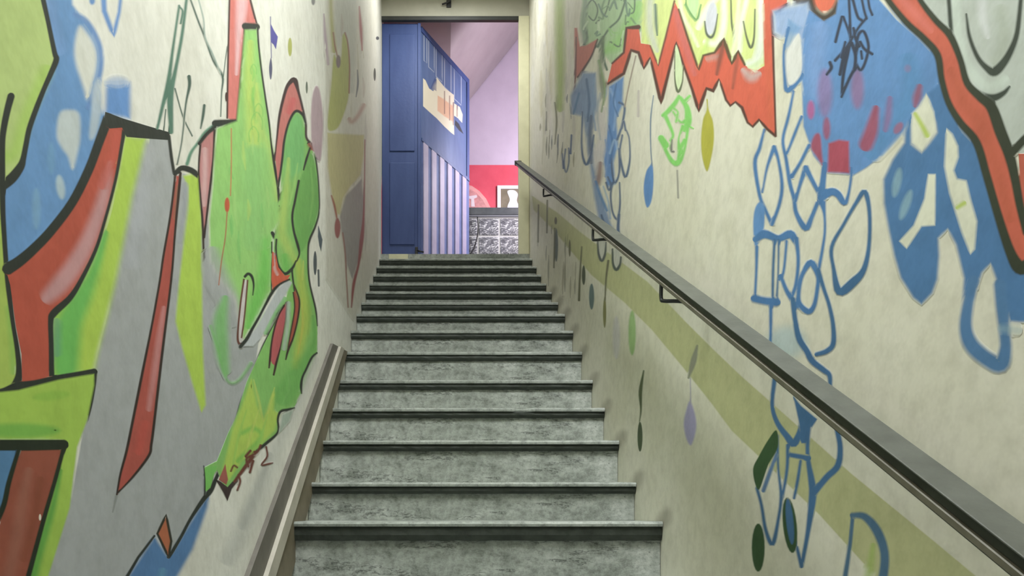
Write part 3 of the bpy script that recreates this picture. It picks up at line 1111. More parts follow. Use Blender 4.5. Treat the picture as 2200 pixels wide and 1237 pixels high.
S.stroke((56, 44, 40), [(431, 304), (427, 363), (431, 425), (435, 475), (438, 552)], [5, 4, 4, 5, 4], 1.2)
S.stroke((56, 44, 40), [(461, 275), (459, 330), (455, 372), (447, 440), (439, 510)], [5, 5, 5, 5, 4], 1.2)
S.stroke(BK, [(428, 308), (444, 288), (462, 272)], 8, 1.6)

# --- green column
S.motif('painted_green_column', 'bright green column with lime streaks on the left wall')
S.fill((150, 204, 116), [(526, 64), (552, 64), (563, 160), (578, 262), (590, 350), (600, 440), (604, 466), (588, 496), (585, 530), (584, 622), (560, 662), (524, 728), (508, 640), (480, 604), (452, 560), (450, 470), (457, 400), (462, 320), (466, 276), (509, 260), (516, 180)], False, 6)
S.stroke((188, 212, 104), [(538, 90), (536, 170), (545, 250), (545, 300)], [12, 22, 34, 30], 10, name='lime_shade', alpha=0.75)
S.stroke((112, 196, 92), [(545, 190), (540, 240), (552, 260)], 7, 3, name='green_shade', alpha=0.6)
S.stroke((176, 208, 112), [(552, 180), (556, 260), (582, 330), (596, 430)], [8, 10, 12, 10], 5, name='lime_shade', alpha=0.7)
S.stroke((112, 200, 88), [(570, 520), (566, 600), (546, 660), (534, 700)], [20, 26, 26, 16], 10, name='green_shade', alpha=0.8)
S.stroke((140, 198, 120), [(545, 330), (545, 430), (545, 520)], 46, 20, name='green_shade', alpha=0.6)
S.stroke(GRY, [(456, 540), (466, 590), (490, 640), (505, 690)], [26, 44, 40, 30], 13, name='grey_shade', alpha=0.75)
S.stroke(GRN, [(484, 640), (474, 690), (478, 760), (486, 800)], [14, 30, 26, 14], 9, name='green_shade', alpha=0.75)
S.stroke(GRN, [(452, 700), (468, 750), (480, 800), (495, 822), (515, 815), (540, 780)], [6, 6, 6, 6, 7, 8], 3, name='green_shade', alpha=0.6)
# brush streaks in the column
rs = random.Random(3)
for k in range(16):
    t_ = rs.random()
    y1_ = 110 + 420 * t_
    xl_, xr_ = 520 - 60 * min(1, max(0, (y1_ - 250) / 60)), 552 + (y1_ - 60) * 0.09
    xx_ = xl_ + 8 + (xr_ - xl_ - 16) * rs.random()
    ln_ = rs.uniform(30, 80)
    c_ = rs.choice([(190, 214, 108), (124, 200, 96), (168, 210, 126), (112, 190, 104)])
    S.stroke(c_, [(xx_, y1_), (xx_ + rs.uniform(-3, 4), y1_ + ln_ / 2), (xx_ + rs.uniform(-2, 6), y1_ + ln_)], [2, rs.uniform(4, 9), 2], 3.5, alpha=0.55, name='brush_streak')
for cx_, cy_, r_ in ((556, 238, 12), (552, 262, 16), (545, 150, 9), (545, 290, 14)):
    S.stroke((120, 194, 96), [(cx_ - r_ * 0.6, cy_ + r_), (cx_ - r_ * 0.7, cy_ - r_ * 0.4), (cx_, cy_ - r_ * 1.3), (cx_ + r_ * 0.7, cy_ - r_ * 0.3), (cx_ + r_ * 0.7, cy_ + r_)], 2.4, 1.2, alpha=0.6, name='brush_streak')
S.stroke(BK, [(553, 58), (556, 100), (563, 160), (571, 215), (578, 262), (583, 310), (589, 350), (597, 400), (600, 436), (604, 464)], [4, 4, 4, 4, 4, 4, 6, 6, 5, 3], 1.2)
S.stroke((196, 128, 84), [(497, 276), (497, 360), (495, 420)], 2.4, 1.1, name='orange_drip')
S.oval((196, 92, 62), (488, 440), 5.5, 16, 3, name='orange_drip')
S.stroke((176, 110, 80), [(488, 455), (484, 510), (476, 560), (470, 612)], 2.4, 1.1, name='orange_drip')
S.stroke(BK, [(585, 500), (594, 514), (600, 520)], [8, 10, 6], 1.5)
S.stroke(BK, [(584, 520), (584, 570), (583, 625)], 3, 1)
S.stroke(BK, [(526, 594), (533, 588), (541, 594), (545, 612), (543, 634)], [6, 6, 6, 4, 2], 1.2)
S.fill((206, 200, 200), [(525, 600), (531, 602), (528, 650), (524, 700), (518, 738), (512, 730), (513, 690), (518, 640)], False, 2)
S.stroke((104, 58, 46), [(524, 600), (517, 650), (512, 700), (511, 730), (517, 742)], [4, 4, 4, 5, 5], 1.2)
S.stroke((104, 58, 46), [(532, 602), (528, 650), (524, 690), (519, 725)], 3.5, 1.2)

# --- bush with leaves and petals
S.motif('painted_green_bush', 'green leafy shape with red petals and jagged bottom')
S.fill((134, 192, 104), [(600, 470), (603, 400), (608, 330), (613, 295), (621, 262), (635, 240), (650, 248), (658, 290), (666, 312), (676, 335), (684, 388), (687, 450), (678, 485), (666, 513), (662, 538), (664, 600),
                         (678, 663), (682, 700), (682, 756), (660, 790), (650, 812), (648, 845), (633, 873), (604, 882), (597, 902), (597, 930), (572, 952), (553, 968), (530, 1000), (502, 1039), (488, 1060),
                         (466, 1010), (440, 1060), (440, 1003), (466, 990), (490, 930), (507, 895), (530, 820), (563, 748), (590, 695), (612, 650), (624, 604), (606, 590), (588, 540), (590, 505)], False, 2)
S.fill((112, 174, 88), [(662, 330), (674, 336), (683, 388), (685, 450), (664, 512), (646, 540), (634, 495), (632, 450), (640, 400), (652, 365)], True, 5, name='green_shade')
S.fill((120, 188, 112), [(612, 320), (622, 268), (636, 246), (648, 256), (654, 310), (650, 360), (630, 380), (612, 400)], True, 6, name='green_shade')
S.stroke((178, 206, 104), [(620, 340), (616, 400), (610, 450), (606, 500), (618, 530), (634, 560)], [6, 12, 16, 18, 20, 14], 7, name='lime_shade', alpha=0.75)
S.stroke((104, 190, 84), [(612, 550), (614, 575)], 14, 7, name='green_shade', alpha=0.7)
S.stroke((178, 198, 84), [(640, 560), (648, 620), (656, 680), (644, 740), (634, 790)], [14, 18, 20, 20, 10], 8, name='lime_shade', alpha=0.85)
S.stroke((104, 176, 84), [(672, 680), (674, 740), (640, 800), (610, 850)], [8, 10, 40, 50], 8, name='green_shade', alpha=0.6)
S.fill((178, 208, 92), [(540, 812), (552, 870), (566, 900), (590, 836), (588, 880), (600, 890), (590, 925), (555, 960), (520, 990), (486, 1040), (478, 1010), (500, 920), (520, 870)], False, 9, name='lime_shade')
S.stroke((112, 190, 84), [(520, 930), (545, 920), (560, 940), (510, 990)], 9, 4, name='green_shade', alpha=0.7)
S.fill((186, 192, 196), [(618, 602), (628, 606), (604, 650), (580, 690), (560, 728), (544, 745), (522, 744), (552, 700), (580, 650), (596, 620)], False, 4, name='grey_shade')
S.stroke((112, 190, 104), [(612, 640), (592, 672), (570, 716)], 7, 3, name='green_shade', alpha=0.8)
for q, c_ in (([(545, 815), (556, 860), (566, 905)], (196, 210, 104)), ([(590, 832), (580, 870), (570, 905)], (196, 210, 104)), ([(556, 880), (540, 930), (524, 985)], (196, 212, 108)), ([(575, 890), (560, 940), (548, 965)], (150, 206, 100)),
             ([(530, 880), (512, 940), (498, 1010)], (150, 204, 96)), ([(655, 600), (664, 660), (662, 720)], (150, 190, 84)), ([(648, 640), (650, 700), (640, 760)], (196, 190, 84)), ([(652, 560), (650, 600)], (196, 206, 100)),
             ([(640, 350), (632, 400), (622, 440)], (160, 206, 116)), ([(668, 360), (672, 420), (664, 480)], (130, 188, 100)), ([(612, 780), (622, 830), (606, 868)], (128, 190, 104))):
    S.stroke(c_, q, [2, 5, 2], 2.4, alpha=0.7, name='brush_streak')
# red tip
S.fill((196, 118, 112), [(592, 345), (596, 290), (601, 245), (613, 196), (626, 174), (634, 172), (641, 196), (652, 238), (636, 238), (622, 258), (611, 300), (606, 345), (598, 402)], name='red_tip')
S.stroke((206, 92, 96), [(630, 215), (622, 240)], 14, 7, name='red_shade', alpha=0.7)
S.stroke((66, 50, 48), [(590, 345), (595, 295), (601, 245), (613, 196), (622, 178), (633, 172), (641, 196), (651, 236), (657, 265), (658, 294), (667, 308)], [3, 4, 6, 7, 9, 12, 6, 5, 5, 5, 6], 1.3)
S.stroke(BK, [(598, 402), (606, 345), (611, 300), (621, 262), (635, 239), (650, 246), (657, 265)], [4, 5, 5, 5, 6, 6, 4], 1.3)
S.stroke(BK, [(662, 308), (672, 316), (678, 338), (684, 388), (686, 450), (678, 485), (666, 513), (662, 538), (664, 600), (678, 663), (682, 700)], [6, 5, 3.5, 3, 3, 4, 5, 4, 4, 4, 2], 1.2)
S.stroke((150, 74, 62), [(664, 310), (670, 320)], 7, 3, name='red_shade')
S.stroke(BK, [(666, 318), (658, 343), (652, 365)], [4, 5, 3], 1.2)
S.stroke(BK, [(642, 388), (634, 430), (628, 463), (631, 495), (640, 528), (643, 545), (638, 560)], [5, 5, 5, 5, 6, 4, 3], 1.2)
S.stroke(BK, [(594, 514), (593, 538), (598, 570), (612, 588), (628, 576), (636, 560)], [4, 4, 5, 7, 6, 3], 1.3)
S.fill((204, 94, 68), [(585, 540), (592, 545), (598, 574), (612, 592), (624, 590), (618, 600), (600, 610), (586, 626), (583, 600)], name='red_shade')
S.stroke((206, 176, 176), [(588, 545), (590, 575), (596, 590)], 6, 3, name='pale_shade', alpha=0.8)
S.stroke(BK, [(517, 744), (530, 728), (541, 708), (556, 682), (570, 655), (586, 626), (602, 610), (622, 600)], [8, 8, 7, 6, 6, 7, 5, 4], 1.3)
S.stroke(BK, [(627, 578), (630, 605), (633, 625)], 4, 1.2)
# petals
S.fill((186, 92, 96), [(617, 650), (614, 683), (606, 730), (600, 756), (592, 786), (584, 780), (581, 765), (586, 712), (596, 680)], name='red_petal')
S.stroke((66, 40, 40), [(617, 648), (600, 674), (589, 708), (583, 740), (580, 772), (578, 790)], [3, 4, 4, 4, 5, 3], 1.1)
S.stroke((66, 40, 40), [(617, 650), (613, 690), (604, 740), (594, 778), (588, 805)], [3, 3, 3, 5, 4], 1.1)
S.fill((168, 84, 66), [(634, 624), (643, 650), (640, 683), (630, 725), (621, 748), (617, 745), (626, 705), (633, 665), (630, 630)], name='red_petal')
S.stroke((60, 42, 36), [(632, 612), (643, 645), (640, 683), (630, 725), (619, 752), (614, 772)], [3, 4, 4, 4, 5, 3], 1.1)
S.stroke((60, 42, 36), [(630, 628), (633, 662), (626, 706), (618, 745)], 3, 1.1)
S.stroke((180, 190, 190), [(620, 650), (618, 700), (610, 750)], 8, 4, name='grey_shade', alpha=0.8)
S.stroke(BK, [(681, 758), (670, 768), (658, 793), (650, 810), (647, 828), (648, 845)], [4, 5, 5, 5, 6, 3], 1.3)
S.stroke(BK, [(633, 876), (618, 880), (603, 884), (597, 900), (597, 928), (572, 952), (548, 972)], [3, 6, 6, 5, 5, 7, 6], 1.3)
S.fill((150, 172, 158), [(606, 890), (630, 880), (622, 905), (600, 930)], False, 6, name='grey_shade', alpha=0.8)
# red brown scribbles at the jagged hem
RB = (112, 58, 46)
S.fill((62, 46, 46), [(464, 1030), (474, 1034), (489, 1046), (508, 1024), (512, 1032), (498, 1050), (489, 1076), (480, 1058)], False, 2, name='outline')
S.fill((164, 92, 82), [(484, 996), (490, 1030), (486, 1042), (470, 1030)], False, 2, name='red_shade')
for q, w in (([(548, 972), (536, 990), (520, 1012), (504, 1034)], [10, 9, 8, 7]), ([(560, 956), (552, 972), (530, 984), (534, 1002)], 5), ([(544, 990), (537, 1014)], 6),
             ([(512, 1020), (516, 1034), (510, 1052)], 5), ([(572, 960), (574, 980), (562, 998), (578, 996), (586, 994)], [5, 5, 5, 5, 3]),
             ([(496, 1012), (502, 1000), (510, 1004)], 4), ([(528, 980), (538, 968)], 6)):
    S.stroke(RB, q, w, 1.6, name='brown_scribble')
S.fill((122, 196, 96), [(440, 1004), (466, 1000), (452, 1048), (441, 1056)], False, 2)
S.stroke(BK, [(438, 1000), (440, 1030), (440, 1064)], [2, 3, 4], 1)

# --- small marks higher up
S.motif('painted_blue_flag', 'small violet blue flag on a thin stem on the upper left wall')
S.stroke((100, 100, 150), [(581, 36), (582, 80), (583, 124)], 2, 1, name='stem')
S.fill((84, 82, 160), [(582, 52), (589, 66), (597, 79), (593, 106), (588, 96), (583, 90)], False, 1.5)
S.fill((86, 88, 118), [(582, 124), (585, 145), (583, 168), (580, 168), (578, 145)], True, 1.5)
S.motif('painted_drop', 'small olive drop beside the violet blue flag')
S.oval((172, 176, 96), (623, 101), 4.5, 20, 2)
S.motif('painted_speck', 'small dark green speck above the mauve oval')
S.oval((100, 112, 96), (659, 188), 2.2, 13, 1.2)
S.oval((120, 120, 120), (673, 2), 4, 9, 3)
S.motif('painted_mauve_oval', 'faded mauve oval on the left wall')
S.fill((178, 154, 164), [(672, 200), (680, 184), (688, 200), (694, 250), (693, 300), (688, 345), (676, 330), (669, 300), (668, 240)], True, 4, alpha=0.95)

# --- faded older mural near the door
S.motif('painted_faded_mural', 'faded olive, grey and dull red old painting beside the door')
S.fill((186, 182, 166), [(700, -40), (822, -40), (820, 300), (812, 560), (760, 690), (700, 600), (698, 300)], False, 6, alpha=0.55)
S.fill((188, 190, 180), [(724, -40), (764, -40), (766, 60), (760, 200), (752, 200), (746, 84), (736, 76), (726, 110), (716, 60)], False, 6, alpha=0.8, name='grey_shade')
rs = random.Random(5)
for k in range(26):
    xx_ = rs.uniform(700, 800)
    y1_ = rs.uniform(-20, 540)
    ln_ = rs.uniform(30, 90)
    c_ = rs.choice([(196, 190, 168), (176, 172, 140), (166, 160, 152), (206, 202, 190), (170, 150, 140)])
    S.stroke(c_, [(xx_, y1_), (xx_ + rs.uniform(-2, 2), y1_ + ln_ / 2), (xx_ + rs.uniform(-2, 2), y1_ + ln_)], [1.5, rs.uniform(2, 6), 1.5], 2.5, alpha=0.5, name='brush_streak')
S.stroke((176, 156, 170), [(696, 30), (699, 80), (705, 138)], [3, 7, 6], 3, name='mauve_streak')
S.stroke((170, 168, 108), [(710, -30), (712, 40), (718, 110)], [8, 8, 10], 4, name='olive_streak')
S.fill((172, 176, 104), [(716, 122), (722, 124), (728, 138), (733, 120), (735, 80), (741, 72), (747, 90), (751, 150), (750, 200), (744, 230), (730, 268), (718, 280), (704, 276), (706, 230), (711, 188)], True, 4)
S.stroke((150, 104, 84), [(741, 70), (747, 92), (751, 140), (750, 200)], 3, 1.4)
S.stroke((150, 104, 84), [(716, 70), (720, 100), (726, 125)], 3, 1.4)
S.oval((128, 112, 112), (727, 132), 5, 14, 3, name='grey_shade')
S.fill((188, 182, 126), [(703, 285), (782, 290), (782, 330), (775, 376), (752, 402), (738, 425), (730, 462), (722, 455), (712, 415), (704, 360)], False, 5, alpha=0.9, name='olive_shade')
S.fill((150, 146, 142), [(777, 384), (782, 440), (780, 500), (770, 560), (757, 600), (746, 570), (736, 520), (730, 466), (742, 422)], False, 4, alpha=0.95, name='grey_shade')
S.stroke((162, 100, 98), [(772, 14), (775, 60), (778, 108)], [3, 7, 3], 2, name='red_streak')
S.stroke((170, 108, 92), [(782, 225), (768, 250), (756, 262), (750, 255)], 8, 4, name='red_streak', alpha=0.6)
S.stroke((150, 84, 82), [(784, 300), (783, 400), (781, 470), (777, 515), (770, 570), (760, 610), (755, 660)], [2, 3, 5, 9, 5, 7, 3], 1.6, name='red_streak')
S.stroke((150, 100, 88), [(736, 500), (741, 540), (745, 610), (748, 660)], 3, 1.5, name='red_streak')
S.stroke((158, 96, 72), [(712, 420), (718, 440), (724, 470)], [3, 5, 4], 1.6, name='red_streak')
S.oval((152, 90, 84), (725, 490), 6.5, 22, 3, name='red_streak')
S.stroke((104, 108, 112), [(768, 150), (769, 180), (765, 208)], [2, 4, 2], 1.2, name='dark_mark')
S.oval((84, 84, 72), (805, 160), 2.6, 14, 1.2, name='dark_mark')
S.oval((90, 90, 92), (811, 82), 3.6, 4, 1.2, name='dark_mark')
S.motif('painted_dark_leaves', 'dark slate leaf marks low on the left wall')
S.fill((82, 96, 104), [(684, 484), (693, 515), (690, 540), (686, 528), (683, 508)], False, 1.5)
S.oval((80, 90, 94), (677, 565), 3.8, 26, 1.5)
S.stroke((80, 90, 94), [(684, 580), (685, 614)], 4, 1.2)
# ================================================================== paint on the right wall
RW = Surface((XR, 0, 0), (-1, 0, 0), wall_right, M_PAINT_R)
S = RW
WR = (222, 218, 200)
B1 = (76, 122, 174)
B2 = (68, 110, 152)
R1 = (214, 98, 74)
OL = (186, 187, 138)
DK = (62, 70, 60)

S.motif('painted_olive_stripe', 'broad olive stripe running along the wall under the handrail')
S.fill(OL, [(1142, 420), (1197, 456), (1245, 497), (1294, 534), (1339, 566), (1391, 605), (1471, 689), (1529, 747), (1594, 809), (1652, 860), (1830, 1018), (2010, 1165), (2160, 1290), (2000, 1350), (1880, 1237), (1760, 1105), (1625, 975),
            (1572, 925), (1529, 867), (1465, 786), (1400, 708), (1342, 650), (1271, 591), (1229, 542), (1190, 495), (1146, 450)], False, 3)

# streaky overpaint beside the doorway
S.motif('painted_streaks', 'vertical cream, grey and olive streaks beside the doorway')
rs = random.Random(11)
for k in range(34):
    xx_ = rs.uniform(1142, 1232)
    y1_ = rs.uniform(-30, 230)
    ln_ = rs.uniform(50, 150)
    c_ = rs.choice([(226, 224, 216), (206, 202, 188), (188, 184, 158), (182, 178, 172), (196, 190, 150), (214, 206, 196)])
    S.stroke(c_, [(xx_, y1_), (xx_ + rs.uniform(-2, 2), y1_ + ln_ / 2), (xx_ + rs.uniform(-2, 2), y1_ + ln_)], [2, rs.uniform(3, 9), 2], 3, alpha=0.6, name='streak')
for k in range(16):
    xx_ = rs.uniform(1160, 1235)
    y1_ = rs.uniform(200, 330)
    ln_ = rs.uniform(14, 46)
    c_ = rs.choice([(120, 122, 96), (104, 112, 104), (140, 136, 104), (96, 104, 110)])
    S.stroke(c_, [(xx_, y1_), (xx_ + rs.uniform(-2, 1), y1_ + ln_ / 2), (xx_ - 1, y1_ + ln_)], [1, rs.uniform(2, 3.6), 1], 1.2, alpha=0.85, name='tick')
for k in range(14):
    xx_ = rs.uniform(1148, 1240)
    y1_ = 440 + (xx_ - 1148) * 0.85 + rs.uniform(0, 90)
    ln_ = rs.uniform(20, 70)
    c_ = rs.choice([(140, 138, 108), (120, 122, 100), (152, 146, 120)])
    S.stroke(c_, [(xx_, y1_), (xx_ - 1, y1_ + ln_ / 2), (xx_ - 1, y1_ + ln_)], [1, rs.uniform(2, 4), 1], 1.6, alpha=0.7, name='tick')

S.motif('painted_green_post', 'faded green upright stripe beside the doorway')
S.stroke((164, 182, 104), [(1203, -40), (1203, 60), (1204, 150), (1203, 235)], [20, 20, 18, 14], 5, alpha=0.9, name='paint_fill')
S.stroke((128, 128, 100), [(1192, 220), (1196, 260), (1192, 310)], [3, 4, 2], 1.5, name='drip')
S.stroke((128, 128, 110), [(1174, 240), (1174, 280)], 2.5, 1.2, name='drip')
S.stroke((178, 174, 134), [(1128, -40), (1128, 200), (1130, 340), (1134, 540)], [10, 10, 8, 8], 3, alpha=0.7, name='edge_band')

S.motif('painted_lime_letters', 'lime and white bubble letters above the red zigzag')
S.fill((168, 196, 150), [(1256, -50), (1400, -50), (1400, 100), (1372, 60), (1345, 58), (1338, 112), (1314, 138), (1300, 120), (1284, 84), (1258, 98), (1246, 60)], False, 5)
S.fill((212, 224, 140), [(1380, -50), (1642, -50), (1642, 141), (1620, 152), (1604, 140), (1586, 112), (1574, 132), (1556, 84), (1535, 112), (1511, 119), (1501, 148), (1478, 84), (1450, 6), (1414, 140), (1398, 98), (1378, 92)], False, 3)
S.stroke((146, 200, 108), [(1300, 110), (1330, 90), (1360, 40), (1372, 10)], [14, 26, 26, 20], 10, alpha=0.75, name='green_shade')
S.stroke((200, 204, 196), [(1398, -30), (1396, 50), (1404, 90), (1412, 110)], [14, 16, 14, 8], 6, alpha=0.8, name='white_loop')
S.stroke((96, 122, 110), [(1408, 10), (1410, 50), (1412, 76)], [6, 6, 3], 3, name='dark_line')
S.stroke((232, 236, 214), [(1500, 60), (1514, 30), (1534, 0), (1552, -20)], [12, 14, 14, 14], 4, name='white_loop')
S.stroke((232, 236, 214), [(1514, 90), (1540, 92), (1554, 60), (1556, 0)], [10, 14, 14, 12], 4, name='white_loop')
S.oval((206, 208, 216), (1528, 40), 12, 36, 4, 0.12, name='white_loop')
S.stroke((92, 102, 84), [(1514, 46), (1518, 72), (1528, 80), (1536, 66), (1542, 30)], [3, 5, 6, 4, 2], 1.6, name='dark_line')
S.stroke((232, 236, 214), [(1588, 110), (1592, 50), (1604, 0)], [12, 12, 10], 4, name='white_loop')
S.stroke((226, 232, 216), [(1608, 138), (1626, 130), (1634, 80), (1634, -20)], [18, 22, 16, 14], 5, name='white_loop')
S.stroke((96, 106, 80), [(1597, 46), (1604, 80), (1613, 102), (1620, 80), (1622, 20)], [3, 4, 6, 4, 3], 1.5, name='dark_line')
S.stroke((96, 106, 80), [(1570, -10), (1572, 50), (1578, 84)], [3, 4, 3], 1.4, name='dark_line')
S.stroke((120, 170, 104), [(1472, 10), (1482, 30), (1494, 44)], [4, 4, 5], 1.5, name='dark_line')
S.fill((190, 226, 160), [(1474, -30), (1500, -30), (1502, 10), (1494, 40), (1480, 24)], False, 4, name='green_shade')
S.stroke((206, 226, 170), [(1562, 100), (1572, 128), (1590, 124), (1606, 146), (1640, 128)], [8, 10, 8, 10, 8], 4, alpha=0.8, name='green_shade')
for q, w in (([(1258, 20), (1272, 0), (1284, 20), (1276, 44), (1260, 30)], 3), ([(1296, 80), (1310, 60), (1330, 40), (1344, 0)], 4), ([(1280, 50), (1300, 30), (1312, -10)], 3), ([(1294, 90), (1298, 130), (1304, 150)], 5),
             ([(1312, 90), (1330, 100), (1336, 80)], 3), ([(1350, 30), (1362, 24), (1364, -10)], 3), ([(1256, 60), (1262, 80), (1254, 98)], 6), ([(1284, 100), (1292, 84)], 6)):
    S.stroke((92, 112, 92), q, w, 1.6, name='dark_line')
S.stroke((130, 146, 130), [(1262, -20), (1254, 40), (1256, 90)], [6, 10, 10], 5, alpha=0.7, name='grey_shade')

rs = random.Random(21)
for k in range(20):
    xx_, yy_ = rs.uniform(1262, 1360), rs.uniform(-10, 110)
    if xx_ > 1335 and yy_ > 50:
        continue
    q = [(xx_, yy_)]
    for j in range(3):
        q.append((q[-1][0] + rs.uniform(-6, 12), q[-1][1] + rs.uniform(-26, 18)))
    S.stroke(rs.choice([(88, 112, 88), (120, 150, 112), (196, 214, 180), (150, 196, 120), (104, 130, 116)]), q, rs.uniform(1.8, 4.5), 1.4, alpha=0.85, name='scribble')
S.stroke((112, 160, 96), [(1474, -10), (1476, 14), (1496, 42), (1506, 10)], [3, 3, 5, 3], 1.5, name='dark_line')
S.stroke((232, 236, 214), [(1458, -20), (1466, 30), (1484, 66), (1500, 100)], [8, 8, 8, 6], 3.5, alpha=0.7, name='white_loop')
S.stroke((232, 238, 206), [(1574, 118), (1582, 60), (1588, 0)], [6, 8, 8], 3.5, alpha=0.8, name='white_loop')
S.stroke((196, 220, 120), [(1504, 128), (1516, 100), (1520, 84)], [6, 10, 6], 4, alpha=0.8, name='green_shade')

S.motif('painted_red_zigzag', 'dripping orange red zigzag border with dark edges')
S.fill((190, 116, 100), [(1234, 60), (1240, 60), (1246, 100), (1258, 98), (1282, 84), (1272, 122), (1256, 142), (1241, 164), (1234, 160)], False, 4)
S.stroke((84, 64, 56), [(1234, 160), (1242, 165), (1256, 145), (1272, 118), (1284, 84)], [3, 5, 5, 4, 3], 1.6)
S.stroke((110, 70, 60), [(1238, 80), (1236, 160), (1234, 200)], [3, 4, 3], 1.6)
S.fill(R1, [(1315, 136), (1340, 113), (1345, 58), (1372, 58), (1377, 93), (1396, 96), (1414, 141), (1430, 80), (1449, 2), (1458, 22), (1478, 82), (1501, 150), (1511, 119), (1535, 113), (1555, 85), (1572, 136), (1586, 110), (1600, 139), (1620, 156), (1642, 141),
            (1640, -50), (1696, -50), (1690, 11), (1676, 23), (1659, 23), (1662, 141), (1666, 291), (1648, 277), (1631, 257), (1617, 272), (1606, 263), (1594, 231), (1580, 218), (1569, 226), (1560, 215), (1545, 170), (1532, 195), (1518, 190), (1501, 236),
            (1487, 192), (1467, 136), (1453, 91), (1436, 150), (1420, 221), (1397, 124), (1383, 147), (1372, 113), (1356, 108), (1340, 158), (1304, 181)], False, 1.5)
S.stroke((200, 112, 112), [(1450, 20), (1470, 90), (1492, 160)], [8, 16, 10], 8, alpha=0.6, name='pink_shade')
S.stroke((190, 176, 172), [(1596, 150), (1614, 165), (1632, 158)], [10, 20, 10], 9, alpha=0.8, name='grey_shade')
S.stroke((196, 160, 150), [(1520, 126), (1538, 122)], 12, 6, alpha=0.7, name='grey_shade')
S.stroke((104, 70, 58), [(1555, 90), (1546, 130), (1540, 160)], [12, 10, 6], 5, alpha=0.75, name='dark_shade')
S.stroke((120, 76, 62), [(1586, 115), (1580, 150), (1574, 190)], [8, 8, 5], 4, alpha=0.55, name='dark_shade')
S.stroke((206, 100, 70), [(1646, 10), (1650, 140), (1656, 270)], 10, 5, alpha=0.6, name='orange_shade')
ZL = [(1304, 181), (1340, 158), (1356, 108), (1372, 113), (1383, 147), (1397, 124), (1420, 221), (1453, 91), (1467, 136), (1487, 192), (1501, 238), (1518, 190), (1532, 195), (1545, 170), (1560, 215), (1569, 227), (1580, 219), (1594, 231), (1606, 263), (1617, 272), (1631, 257), (1648, 277), (1666, 292)]
S.stroke((92, 58, 46), ZL, [6, 7, 7, 7, 6, 5, 8, 5, 5, 6, 8, 7, 9, 5, 5, 6, 5, 7, 5, 6, 6, 6, 6], 1.5, False)
S.stroke((92, 58, 46), [(1315, 136), (1340, 113), (1346, 60), (1372, 58)], [4, 5, 6, 10], 1.5, False)
S.stroke((120, 72, 58), [(1397, 98), (1414, 141), (1430, 80), (1449, 2)], [3, 4, 4, 4], 1.5, False)
S.stroke((96, 76, 50), [(1458, 20), (1478, 82), (1501, 150), (1511, 119), (1535, 113), (1555, 84), (1572, 136), (1586, 110), (1600, 139)], [4, 5, 5, 5, 5, 8, 8, 7, 5], 1.6, False)
S.stroke((92, 58, 46), [(1667, 292), (1662, 141), (1659, 30), (1676, 24), (1690, 10)], [4, 5, 6, 7, 8], 1.5, False)
S.oval((222, 108, 80), (1771, -6), 27, 30, 3)
S.stroke((70, 62, 52), [(1738, -10), (1748, 22), (1770, 38), (1792, 24), (1808, -8)], [16, 18, 18, 16, 14], 4)
S.oval((80, 72, 66), (1719, -2), 16, 12, 4)

# pale lobe hanging in the zigzag
S.motif('painted_pale_lobe', 'pale green outlined lobe hanging inside the red zigzag')
S.fill((206, 222, 176), [(1453, 96), (1465, 140), (1466, 180), (1458, 198), (1450, 180), (1449, 130)], True, 2)
S.stroke((100, 108, 80), [(1450, 110), (1450, 170), (1457, 197), (1466, 175), (1468, 140)], [2, 3, 6, 3, 2], 1.2)

S.motif('painted_blue_wash', 'smudged blue and green spray between the zigzag and the handrail')
S.fill((108, 138, 178), [(1252, 156), (1280, 156), (1284, 226), (1272, 284), (1278, 350), (1284, 400), (1300, 440), (1312, 480), (1326, 506), (1330, 512), (1290, 490), (1276, 420), (1264, 330), (1252, 250), (1228, 244), (1226, 206)], False, 9, alpha=0.85)
S.fill((92, 138, 196), [(1308, 186), (1340, 164), (1337, 226), (1324, 256), (1328, 311), (1318, 350), (1322, 396), (1304, 400), (1296, 340), (1306, 260)], False, 6, alpha=0.95)
S.fill((206, 200, 196), [(1282, 250), (1300, 230), (1302, 300), (1294, 350), (1280, 370), (1274, 330), (1284, 300)], True, 8, alpha=0.8, name='pale_shade')
S.stroke((128, 92, 88), [(1290, 350), (1287, 380), (1284, 396)], [8, 12, 10], 5, alpha=0.8, name='brown_smear')
S.stroke((96, 112, 84), [(1296, 80), (1290, 150), (1296, 210)], [8, 10, 8], 4, alpha=0.8, name='green_shade')
S.stroke((136, 158, 112), [(1286, 130), (1300, 190), (1292, 240)], [5, 6, 4], 3, name='green_shade')
S.stroke((70, 86, 106), [(1270, 250), (1268, 300), (1270, 350)], [8, 10, 6], 4, alpha=0.7, name='dark_shade')
for q, w in (([(1251, 240), (1250, 320), (1259, 353), (1270, 330), (1276, 290)], [3, 4, 6, 5, 3]), ([(1337, 290), (1332, 330), (1343, 380), (1353, 345), (1352, 300), (1346, 280)], [4, 4, 6, 4, 3, 3]),
             ([(1318, 300), (1314, 350), (1320, 392), (1330, 372), (1330, 320)], [4, 4, 5, 4, 4]), ([(1331, 392), (1332, 440), (1326, 470), (1316, 455), (1312, 420), (1316, 392)], [3, 4, 5, 4, 4, 4]),
             ([(1302, 392), (1308, 408), (1312, 396), (1306, 380)], 4), ([(1330, 460), (1328, 490), (1330, 512)], [6, 7, 8]), ([(1330, 220), (1342, 230), (1336, 270), (1326, 300)], 5), ([(1344, 280), (1340, 260), (1336, 276)], 4),
             ([(1292, 462), (1298, 480)], 5), ([(1215, 320), (1212, 350), (1216, 370), (1222, 350), (1222, 318)], 3), ([(1208, 330), (1210, 362)], 3), ([(1228, 290), (1226, 330)], 4)):
    S.stroke((88, 108, 136), q, w, 1.6, name='loop')
